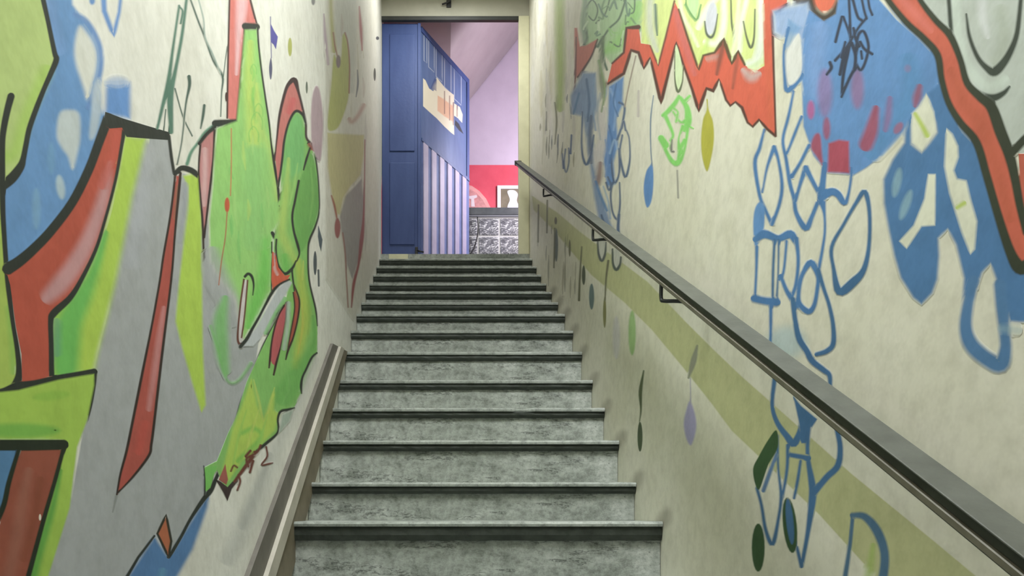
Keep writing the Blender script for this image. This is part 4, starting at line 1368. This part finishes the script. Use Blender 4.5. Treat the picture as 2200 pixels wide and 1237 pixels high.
for q, w, c_ in (([(1312, 190), (1322, 230), (1318, 280)], 4, (140, 172, 214)), ([(1324, 180), (1318, 220), (1328, 250)], 3, (72, 112, 160)), ([(1260, 170), (1266, 220), (1262, 260)], 5, (80, 108, 140)), ([(1244, 200), (1236, 230), (1232, 244)], 5, (84, 124, 160)),
                 ([(1276, 170), (1274, 230), (1280, 280)], 4, (132, 158, 186)), ([(1308, 270), (1316, 310), (1310, 350)], 4, (72, 116, 172)), ([(1300, 300), (1306, 340), (1300, 380)], 3, (120, 150, 196)), ([(1310, 330), (1320, 300), (1326, 320)], 4, (156, 184, 214)),
                 ([(1290, 200), (1284, 250), (1290, 300)], 4, (170, 178, 178)), ([(1280, 390), (1290, 420), (1304, 452)], 6, (84, 132, 180)), ([(1296, 400), (1306, 430), (1312, 470)], 3, (150, 180, 206))):
    S.stroke(c_, q, w, 1.8, alpha=0.8, name='streak')
S.motif('painted_rail_loops', 'two small grey loops just under the handrail')
S.oval((200, 200, 186), (1292, 530), 8, 28, 4)
S.oval((200, 200, 186), (1325, 555), 8, 22, 4)
S.stroke((90, 98, 92), [(1284, 514), (1286, 545), (1293, 560), (1300, 545), (1302, 520)], [3, 5, 6, 5, 3], 1.5, name='loop')
S.stroke((82, 92, 84), [(1316, 535), (1317, 566), (1324, 579), (1332, 568), (1334, 552)], [4, 5, 7, 5, 4], 1.5, name='loop')

S.motif('painted_blue_drop', 'solid blue drop on a thin stem above the handrail')
S.fill((92, 136, 192), [(1402, 352), (1404, 390), (1400, 430), (1391, 446), (1385, 430), (1383, 400), (1388, 370), (1396, 356)], True, 3)
S.stroke((110, 130, 150), [(1404, 205), (1398, 255), (1398, 314), (1401, 356)], [2, 3, 2.5, 2.5], 1.2, name='stem')
S.motif('painted_grey_drips', 'thin grey drips among the right wall graffiti')
S.stroke((150, 134, 120), [(1366, 120), (1352, 180), (1342, 230)], 2.5, 1.2, name='drip')
S.stroke((176, 164, 164), [(1372, 195), (1371, 250)], [4, 5], 2.5, name='drip', alpha=0.7)
S.stroke((150, 148, 136), [(1455, 366), (1457, 425)], [3, 4], 1.6, name='drip')
S.motif('painted_green_scribble', 'bright green scribble over the cream wall beside the olive drop')
GS = (132, 206, 104)
for q, w in (([(1459, 206), (1450, 222), (1434, 240), (1424, 248)], [6, 10, 10, 8]), ([(1462, 210), (1476, 232), (1478, 262), (1470, 280)], [8, 12, 16, 8]), ([(1430, 250), (1438, 268), (1446, 290), (1440, 302)], [9, 8, 6, 5]),
             ([(1480, 250), (1476, 290), (1468, 330), (1456, 350), (1444, 346), (1432, 326), (1424, 306)], [5, 6, 6, 12, 10, 8, 10]), ([(1446, 240), (1462, 262), (1474, 258)], [4, 5, 8]), ([(1466, 270), (1458, 300), (1462, 326)], [5, 4, 14]),
             ([(1420, 296), (1430, 312)], [14, 16]), ([(1470, 220), (1482, 206)], [4, 6]), ([(1474, 270), (1490, 276)], [5, 3]), ([(1440, 230), (1456, 240), (1452, 262)], 4), ([(1456, 348), (1460, 326), (1470, 300)], 6)):
    S.stroke(GS, q, w, 2, name='scribble')
S.stroke((120, 120, 112), [(1444, 300), (1442, 322), (1448, 326)], [3, 6, 4], 2, name='drip')
S.motif('painted_olive_drop', 'solid olive drop hanging from the red zigzag')
S.fill((176, 172, 62), [(1519, 212), (1523, 236), (1532, 262), (1534, 300), (1528, 340), (1519, 368), (1509, 340), (1506, 300), (1510, 258), (1518, 236)], True, 3.5)

# --- blue disc with red spots
S.motif('painted_blue_disc', 'blue sprayed disc with dull red spots on the right wall')
S.fill((140, 168, 212), [(1661, 24), (1690, 14), (1735, 6), (1750, 60), (1728, 110), (1704, 72), (1680, 80), (1664, 70)], False, 18, alpha=0.9)
S.fill((98, 142, 196), [(1724, 74), (1738, 22), (1770, 46), (1796, 30), (1809, -50), (1880, -50), (1890, 0), (1927, 42), (1970, 79), (2015, 127), (2026, 180), (2040, 226), (2010, 260), (1992, 202), (1975, 226), (1960, 250), (1944, 280), (1900, 330), (1862, 360), (1833, 377), (1806, 374), (1776, 370), (1748, 335), (1726, 272), (1722, 170)], False, 5)
S.stroke((128, 160, 212), [(1762, 60), (1752, 140), (1758, 200)], 34, 17, alpha=0.6, name='pale_shade')
S.stroke((84, 138, 186), [(1950, 130), (1960, 190), (1930, 250), (1870, 330)], [40, 40, 40, 30], 18, alpha=0.6, name='deep_shade')
RS = (160, 82, 104)
S.oval((140, 116, 164), (1772, 200), 16, 52, 16, name='red_spot', alpha=0.8)
S.oval((170, 98, 150), (1742, 236), 8, 20, 7, name='red_spot')
S.oval((150, 92, 124), (1776, 276), 8, 24, 7, name='red_spot')
S.fill(RS, [(1750, 290), (1762, 290), (1766, 330), (1768, 356), (1754, 336), (1742, 316)], True, 6, name='red_spot')
S.fill((172, 76, 94), [(1780, 308), (1802, 300), (1824, 303), (1825, 372), (1778, 370)], False, 7, name='red_spot')
S.oval((142, 110, 150), (1842, 190), 14, 44, 14, name='red_spot', alpha=0.85)
S.stroke((156, 84, 108), [(1882, 232), (1872, 280), (1860, 312)], [14, 28, 30], 6, name='red_spot')
S.stroke((138, 106, 150), [(1912, 210), (1908, 250), (1902, 280)], [10, 14, 10], 6, name='red_spot', alpha=0.85)
S.stroke((150, 88, 112), [(1976, 185), (1970, 210), (1966, 228)], [12, 18, 8], 5, name='red_spot', alpha=0.9)
S.oval((140, 120, 160), (1950, 147), 7, 8, 6, name='red_spot', alpha=0.6)
S.oval((160, 96, 120), (1930, 275), 8, 14, 6, 0.6, name='red_spot', alpha=0.8)

# --- blue drips beside the red band
S.motif('painted_blue_lattice', 'dark blue drop lattice with cream gaps below the disc')
S.fill((78, 122, 170), [(1943, 306), (1944, 284), (1958, 246), (1958, 310), (1980, 328), (1998, 306), (2013, 285), (2007, 240), (1994, 200), (2024, 175), (2038, 226), (2069, 283), (2105, 320), (2130, 420), (2165, 520), (2190, 575), (2330, 600), (2330, 690), (2190, 692), (2168, 690), (2150, 650), (2140, 600), (2128, 566), (2110, 586), (2092, 640),
                      (2068, 640), (2071, 597), (2054, 526), (2036, 492), (2016, 512), (2018, 549), (2014, 600), (2003, 630), (1980, 654), (1962, 640), (1935, 597), (1921, 549), (1909, 492), (1899, 436), (1898, 385), (1918, 342)], False, 10)
CW = (220, 220, 198)
S.fill(CW, [(1990, 201), (2006, 240), (2011, 283), (1996, 300), (1981, 324), (1960, 306), (1959, 244), (1976, 228)], False, 7, name='cream_gap')
S.stroke((186, 204, 104), [(1966, 244), (1980, 268), (1992, 291)], [8, 10, 12], 4, name='lime_mark')
S.fill(CW, [(2033, 276), (2046, 288), (2058, 314), (2059, 337), (2049, 366), (2056, 384), (2076, 388), (2085, 427), (2099, 475), (2094, 535), (2085, 546), (2066, 498), (2040, 415), (2029, 357)], False, 8, name='cream_gap')
S.stroke((186, 204, 104), [(2056, 446), (2072, 436)], [8, 10], 4, name='lime_mark')
S.fill(CW, [(1994, 374), (2010, 374), (2009, 484), (1980, 486), (1948, 534), (1932, 518), (1963, 484), (1986, 427)], False, 6, name='cream_gap')
S.oval((136, 170, 184), (1927, 392), 9, 32, 8, 0.2, name='pale_streak', alpha=0.8)
S.oval((136, 170, 184), (1946, 440), 9, 34, 8, 0.35, name='pale_streak', alpha=0.8)
S.stroke((82, 124, 168), [(2092, 600), (2079, 657), (2075, 705), (2088, 742), (2122, 772), (2150, 782), (2160, 750), (2158, 713), (2152, 657), (2148, 610)], [20, 24, 28, 34, 34, 36, 26, 24, 26, 26], 5, name='drop_outline')
S.stroke((150, 178, 184), [(2150, 705), (2190, 710)], 16, 8, alpha=0.5, name='pale_streak')

# --- blue net
S.motif('painted_blue_net', 'blue chain of linked loops falling behind the handrail')
def ns(q, w, c=B1, sf=2.2, closed=False):
    S.stroke(c, q, w, sf, True, closed, 'loop')
S.oval((176, 196, 196), (1690, 735), 42, 34, 30, name='haze', alpha=0.8)
S.fill((104, 150, 196), [(1693, 40), (1722, 60), (1706, 80), (1694, 110), (1686, 100)], False, 8, name='haze', alpha=0.7)
ns([(1694, 60), (1684, 110), (1686, 170), (1692, 194), (1712, 176), (1722, 160)], [8, 6, 7, 12, 12, 10])
S.fill((216, 216, 210), [(1700, 92), (1716, 72), (1722, 100), (1721, 158), (1694, 182), (1688, 120)], True, 5, name='cream_gap')
ns([(1705, 196), (1694, 250), (1682, 300), (1689, 342), (1697, 393), (1706, 427), (1711, 458), (1731, 490), (1744, 466), (1756, 436)], [5, 7, 7, 8, 9, 9, 10, 14, 10, 9])
ns([(1722, 250), (1704, 296), (1691, 330)], [6, 7, 5])
ns([(1738, 312), (1720, 348), (1701, 380)], [8, 8, 9])
ns([(1642, 278), (1632, 318), (1622, 351), (1632, 419), (1644, 450), (1658, 481)], [5, 8, 9, 8, 8, 9])
ns([(1663, 316), (1648, 360), (1638, 413)], [10, 6, 4])
ns([(1663, 316), (1672, 342), (1680, 395), (1675, 436), (1659, 482)], [10, 7, 8, 8, 8])
ns([(1731, 360), (1718, 399), (1709, 433)], [12, 8, 7])
ns([(1731, 360), (1748, 393), (1762, 419)], [12, 10, 10])
ns([(1772, 352), (1767, 400), (1765, 425), (1771, 458), (1772, 498), (1766, 541), (1759, 578)], [12, 14, 18, 7, 6, 7, 8])
ns([(1764, 424), (1785, 412), (1800, 417), (1814, 436), (1822, 420), (1828, 385), (1829, 360)], [18, 18, 16, 12, 7, 6, 5])
ns([(1858, 412), (1839, 436), (1813, 481), (1787, 530), (1791, 577), (1803, 626), (1833, 606), (1856, 578), (1867, 526), (1868, 456)], [12, 9, 8, 9, 9, 18, 20, 13, 9, 9], B2, 2.2, True)
S.fill((96, 142, 196), [(1632, 434), (1642, 446), (1641, 492), (1629, 524), (1621, 526), (1618, 480), (1622, 448)], True, 4, name='blue_patch')
ns([(1623, 514), (1643, 503), (1672, 512), (1698, 503), (1710, 520)], [14, 19, 15, 19, 12])
ns([(1626, 530), (1625, 580), (1622, 638)], [8, 6, 6])
ns([(1664, 515), (1661, 580), (1660, 640)], [6, 6, 6], B2)
ns([(1673, 515), (1672, 580), (1669, 640)], [5, 4, 5], B2)
ns([(1620, 641), (1643, 646), (1669, 649)], [17, 17, 19], B1, 3)
ns([(1690, 518), (1684, 580), (1676, 600)], [6, 6, 8])
ns([(1711, 512), (1715, 560), (1710, 610), (1700, 640)], [10, 8, 8, 9])
ns([(1677, 592), (1691, 626), (1708, 650), (1722, 662)], [8, 10, 13, 10])
ns([(1742, 564), (1724, 590), (1716, 628), (1718, 652), (1736, 669), (1749, 656), (1756, 620), (1757, 592)], [15, 9, 9, 11, 14, 10, 9, 10], B1, 2.2, True)
ns([(1758, 580), (1770, 620), (1782, 657), (1790, 699), (1790, 738), (1776, 754), (1754, 761)], [10, 9, 9, 10, 12, 12, 10], B2)
ns([(1656, 655), (1656, 700), (1655, 740)], [8, 7, 7])
ns([(1703, 642), (1708, 685), (1717, 727), (1733, 753), (1745, 775), (1770, 795), (1782, 806), (1784, 832)], [11, 11, 14, 14, 14, 13, 11, 8], B2)
ns([(1664, 815), (1659, 869), (1669, 906), (1690, 936), (1706, 952), (1720, 920), (1720, 880)], [10, 9, 11, 14, 17, 11, 8], B2)
S.fill(B2, [(1704, 850), (1722, 872), (1756, 900), (1742, 922), (1734, 952), (1722, 952), (1716, 905)], False, 4, name='blue_patch')
ns([(1738, 905), (1735, 975), (1744, 1035), (1746, 1066), (1735, 1147), (1722, 1216)], [9, 9, 15, 17, 10, 9], B2)
ns([(1748, 1060), (1775, 1026), (1800, 1000), (1805, 960), (1798, 920), (1796, 890)], [13, 14, 14, 12, 11, 10], B2)
ns([(1692, 976), (1738, 984)], [10, 11], B2)
ns([(1712, 1175), (1722, 1216)], [7, 9], B2)
ns([(1692, 956), (1691, 1006), (1681, 1068)], [7, 7, 6], B2)
ns([(1720, 990), (1714, 1030), (1706, 1070)], [6, 7, 6], B2)
ns([(1670, 935), (1672, 1006), (1678, 1066), (1672, 1116), (1660, 1168), (1645, 1138), (1636, 1085), (1626, 1048)], [7, 5, 7, 7, 10, 8, 7, 7], B2)
ns([(1668, 975), (1652, 1020), (1640, 1054)], [6, 9, 9], (96, 126, 166))
S.motif('painted_dark_leaves', 'dark green leaves at the foot of the blue net')
DG = (56, 86, 50)
S.fill(DG, [(1668, 924), (1671, 960), (1650, 1000), (1632, 1050), (1622, 1038), (1618, 1006), (1630, 980), (1650, 945)], True, 2.5)
S.oval(DG, (1629, 1176), 14, 52, 3)
S.oval(DG, (1697, 1128), 15, 60, 3, -0.1)
S.oval(B2, (1697, 1120), 8, 50, 4, -0.1, name='blue_patch')
S.motif('painted_blue_bracket', 'blue bracket shape with a green smear under the handrail')
S.stroke((160, 186, 92), [(1876, 1170), (1870, 1215), (1862, 1260)], [10, 16, 20], 8, alpha=0.7, name='green_smear')
S.stroke((78, 112, 140), [(1832, 1108), (1826, 1170), (1816, 1237), (1806, 1300)], [9, 9, 11, 12], 2.5)
S.stroke((78, 112, 140), [(1830, 1106), (1858, 1110), (1884, 1140), (1900, 1186), (1897, 1240), (1880, 1310)], [10, 16, 20, 19, 20, 20], 3)

# --- red band and grey shape at far right
S.motif('painted_grey_shape', 'light grey rounded shape with black curves at the upper right corner')
S.fill((186, 193, 184), [(1960, -60), (2330, -60), (2330, 420), (2210, 330), (2176, 330), (2148, 283), (2128, 226), (2105, 209), (2077, 178), (2063, 127), (2040, 76), (1978, 0)])
S.stroke((214, 216, 216), [(2108, -20), (2112, 40), (2122, 80)], [20, 18, 10], 9, alpha=0.7, name='pale_shade')
S.stroke((206, 218, 206), [(2052, 0), (2058, 80), (2078, 140), (2120, 186), (2160, 172)], 22, 8, alpha=0.6, name='pale_shade')
S.stroke((170, 178, 160), [(2150, 20), (2158, 90), (2140, 130)], 26, 13, alpha=0.5, name='grey_shade')
S.stroke(DK, [(2036, -30), (2040, 20), (2044, 80)], [10, 9, 10], 2.5)
S.stroke(DK, [(2076, 30), (2083, 79), (2101, 124), (2122, 148), (2136, 154), (2152, 140), (2170, 112), (2185, 71), (2193, 0), (2196, -40)], [4, 8, 10, 14, 20, 18, 14, 11, 9, 9], 2.5)
S.stroke(DK, [(2080, 182), (2108, 204), (2134, 210), (2156, 200), (2169, 186)], [12, 15, 16, 11, 5], 2.5)
S.motif('painted_red_band', 'brick red band with thick dark edges sweeping down the right wall')
S.fill((204, 100, 78), [(1890, -40), (1960, -40), (1978, 0), (2010, 42), (2041, 76), (2063, 127), (2077, 178), (2105, 209), (2128, 226), (2148, 283), (2166, 330), (2180, 380), (2190, 440), (2204, 500), (2204, 560), (2186, 570), (2165, 510), (2140, 440), (2118, 370), (2098, 306), (2063, 263), (2038, 221), (2024, 170), (2016, 120), (1984, 82), (1947, 48), (1910, 0)])
S.stroke((222, 122, 110), [(1930, -10), (1970, 34), (2000, 66)], [16, 18, 14], 9, alpha=0.6, name='pink_shade')
S.stroke((186, 92, 66), [(2044, 150), (2070, 220), (2110, 270), (2140, 360), (2170, 470)], [16, 26, 30, 24, 20], 12, alpha=0.6, name='red_shade')
S.fill((190, 96, 76), [(2188, 330), (2330, 330), (2330, 640), (2210, 520), (2196, 440)])
S.stroke((56, 62, 46), [(1888, -40), (1908, 0), (1947, 48), (1984, 82), (2014, 118), (2023, 170), (2038, 221), (2063, 263), (2098, 306), (2120, 378), (2146, 468), (2170, 540), (2190, 574), (2210, 570)], [13, 13, 14, 15, 16, 14, 14, 16, 18, 18, 19, 22, 30, 30], 2.5)
S.stroke((56, 62, 46), [(1958, -40), (1977, 0), (2009, 42), (2041, 76), (2063, 127), (2078, 178), (2106, 208), (2130, 230), (2150, 284), (2168, 330), (2180, 380), (2191, 440), (2206, 500)], [11, 12, 14, 16, 14, 16, 20, 24, 26, 24, 20, 18, 18], 2.5)
S.stroke((56, 62, 46), [(2174, 330), (2200, 300), (2260, 250)], [16, 18, 18], 2.5)

# --- black tag
S.motif('painted_black_tag', 'scratchy black marker tag over the blue disc')
for q, w in (([(1809, 36), (1800, 70), (1795, 90)], 5), ([(1812, 36), (1824, 70), (1828, 90)], 4), ([(1823, -20), (1826, 40), (1828, 90)], 4.5), ([(1828, 88), (1844, 60), (1862, 38)], 4), ([(1828, 88), (1812, 110), (1794, 130)], 5),
             ([(1838, 110), (1844, 76), (1856, 68), (1866, 100), (1858, 136), (1848, 150), (1838, 130), (1842, 100)], 5), ([(1824, 100), (1812, 160), (1808, 208)], [7, 6, 4]), ([(1836, 148), (1824, 170), (1808, 208)], [6, 5, 4]),
             ([(1874, 116), (1858, 106), (1848, 90)], 5), ([(1830, -10), (1842, 34), (1852, 44)], 5), ([(1818, 100), (1810, 130), (1804, 160)], 5), ([(1816, 90), (1808, 124)], 4), ([(1783, 134), (1786, 146), (1776, 160)], [6, 6, 4]),
             ([(1864, -10), (1868, 16), (1874, 32)], 4), ([(1848, -20), (1856, 20), (1862, 40)], 4), ([(1830, 92), (1838, 120), (1836, 150)], 6), ([(1850, 110), (1852, 126)], 4), ([(1834, 60), (1838, 84), (1846, 100)], 4)):
    S.stroke((52, 60, 78), q, [v + 1.6 for v in w] if isinstance(w, list) else w + 1.6, 1.8, name='tag_line')

# --- scuffs and painted-in corner shade where the steps meet the wall
S.motif('scuff_and_shade_marks', 'dark scuffs and painted-in shade on the right wall beside the step ends')
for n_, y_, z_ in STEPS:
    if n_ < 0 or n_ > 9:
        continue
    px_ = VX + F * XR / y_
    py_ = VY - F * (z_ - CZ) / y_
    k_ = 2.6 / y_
    S.oval((120, 114, 94), (px_ + 6 * k_, py_ - 14 * k_), 13 * k_, 26 * k_, 22 * k_, 0.45, name='scuff_shade', alpha=0.5)

# --- drops and marks under the rail
S.motif('painted_lavender_drop', 'pale lavender drop hanging from a grey leaf under the handrail')
S.fill((170, 164, 202), [(1482, 862), (1492, 885), (1496, 915), (1490, 945), (1483, 956), (1474, 940), (1469, 910), (1474, 882)], True, 5)
S.stroke((176, 172, 182), [(1483, 806), (1484, 866)], 2.4, 1.2, name='stem')
S.stroke((140, 142, 122), [(1498, 742), (1490, 775), (1479, 812)], [4, 13, 4], 2, name='leaf')
S.motif('painted_thin_leaf', 'thin dark green leaf and drop on the cream wall beside the steps')
S.stroke((88, 98, 66), [(1383, 796), (1376, 840), (1377, 880), (1374, 905)], [3, 8, 4, 2], 1.4, name='leaf')
S.oval((76, 90, 62), (1375, 938), 5.5, 32, 1.8)
S.motif('painted_green_drop', 'faded green and lilac drops under the olive stripe')
S.oval((158, 190, 126), (1358, 715), 8, 48, 4)
S.oval((204, 200, 204), (1324, 725), 8, 46, 6, alpha=0.7)
S.motif('painted_small_drips', 'small dark drips low on the right wall near the top steps')
for c, rx, ry, k in (((1254, 591), 4, 21, (88, 96, 76)), ((1271, 637), 5.5, 28, (110, 130, 130)), ((1299, 672), 3.6, 32, (140, 138, 88)), ((1195, 526), 4, 36, (112, 120, 112)), ((1224, 533), 2.6, 18, (118, 116, 88)), ((1194, 474), 3, 8, (116, 112, 92))):
    S.oval(k, c, rx, ry, 2.2, name='drip')
for q, w in (([(1250, 530), (1246, 591), (1244, 645)], [3, 4, 5]), ([(1307, 560), (1302, 600), (1300, 645)], [5, 4, 2.5]), ([(1157, 440), (1156, 520)], 3), ([(1176, 430), (1175, 500)], 3), ([(1192, 490), (1190, 575)], 3)):
    S.stroke((112, 112, 84), q, w, 1.4, name='drip')
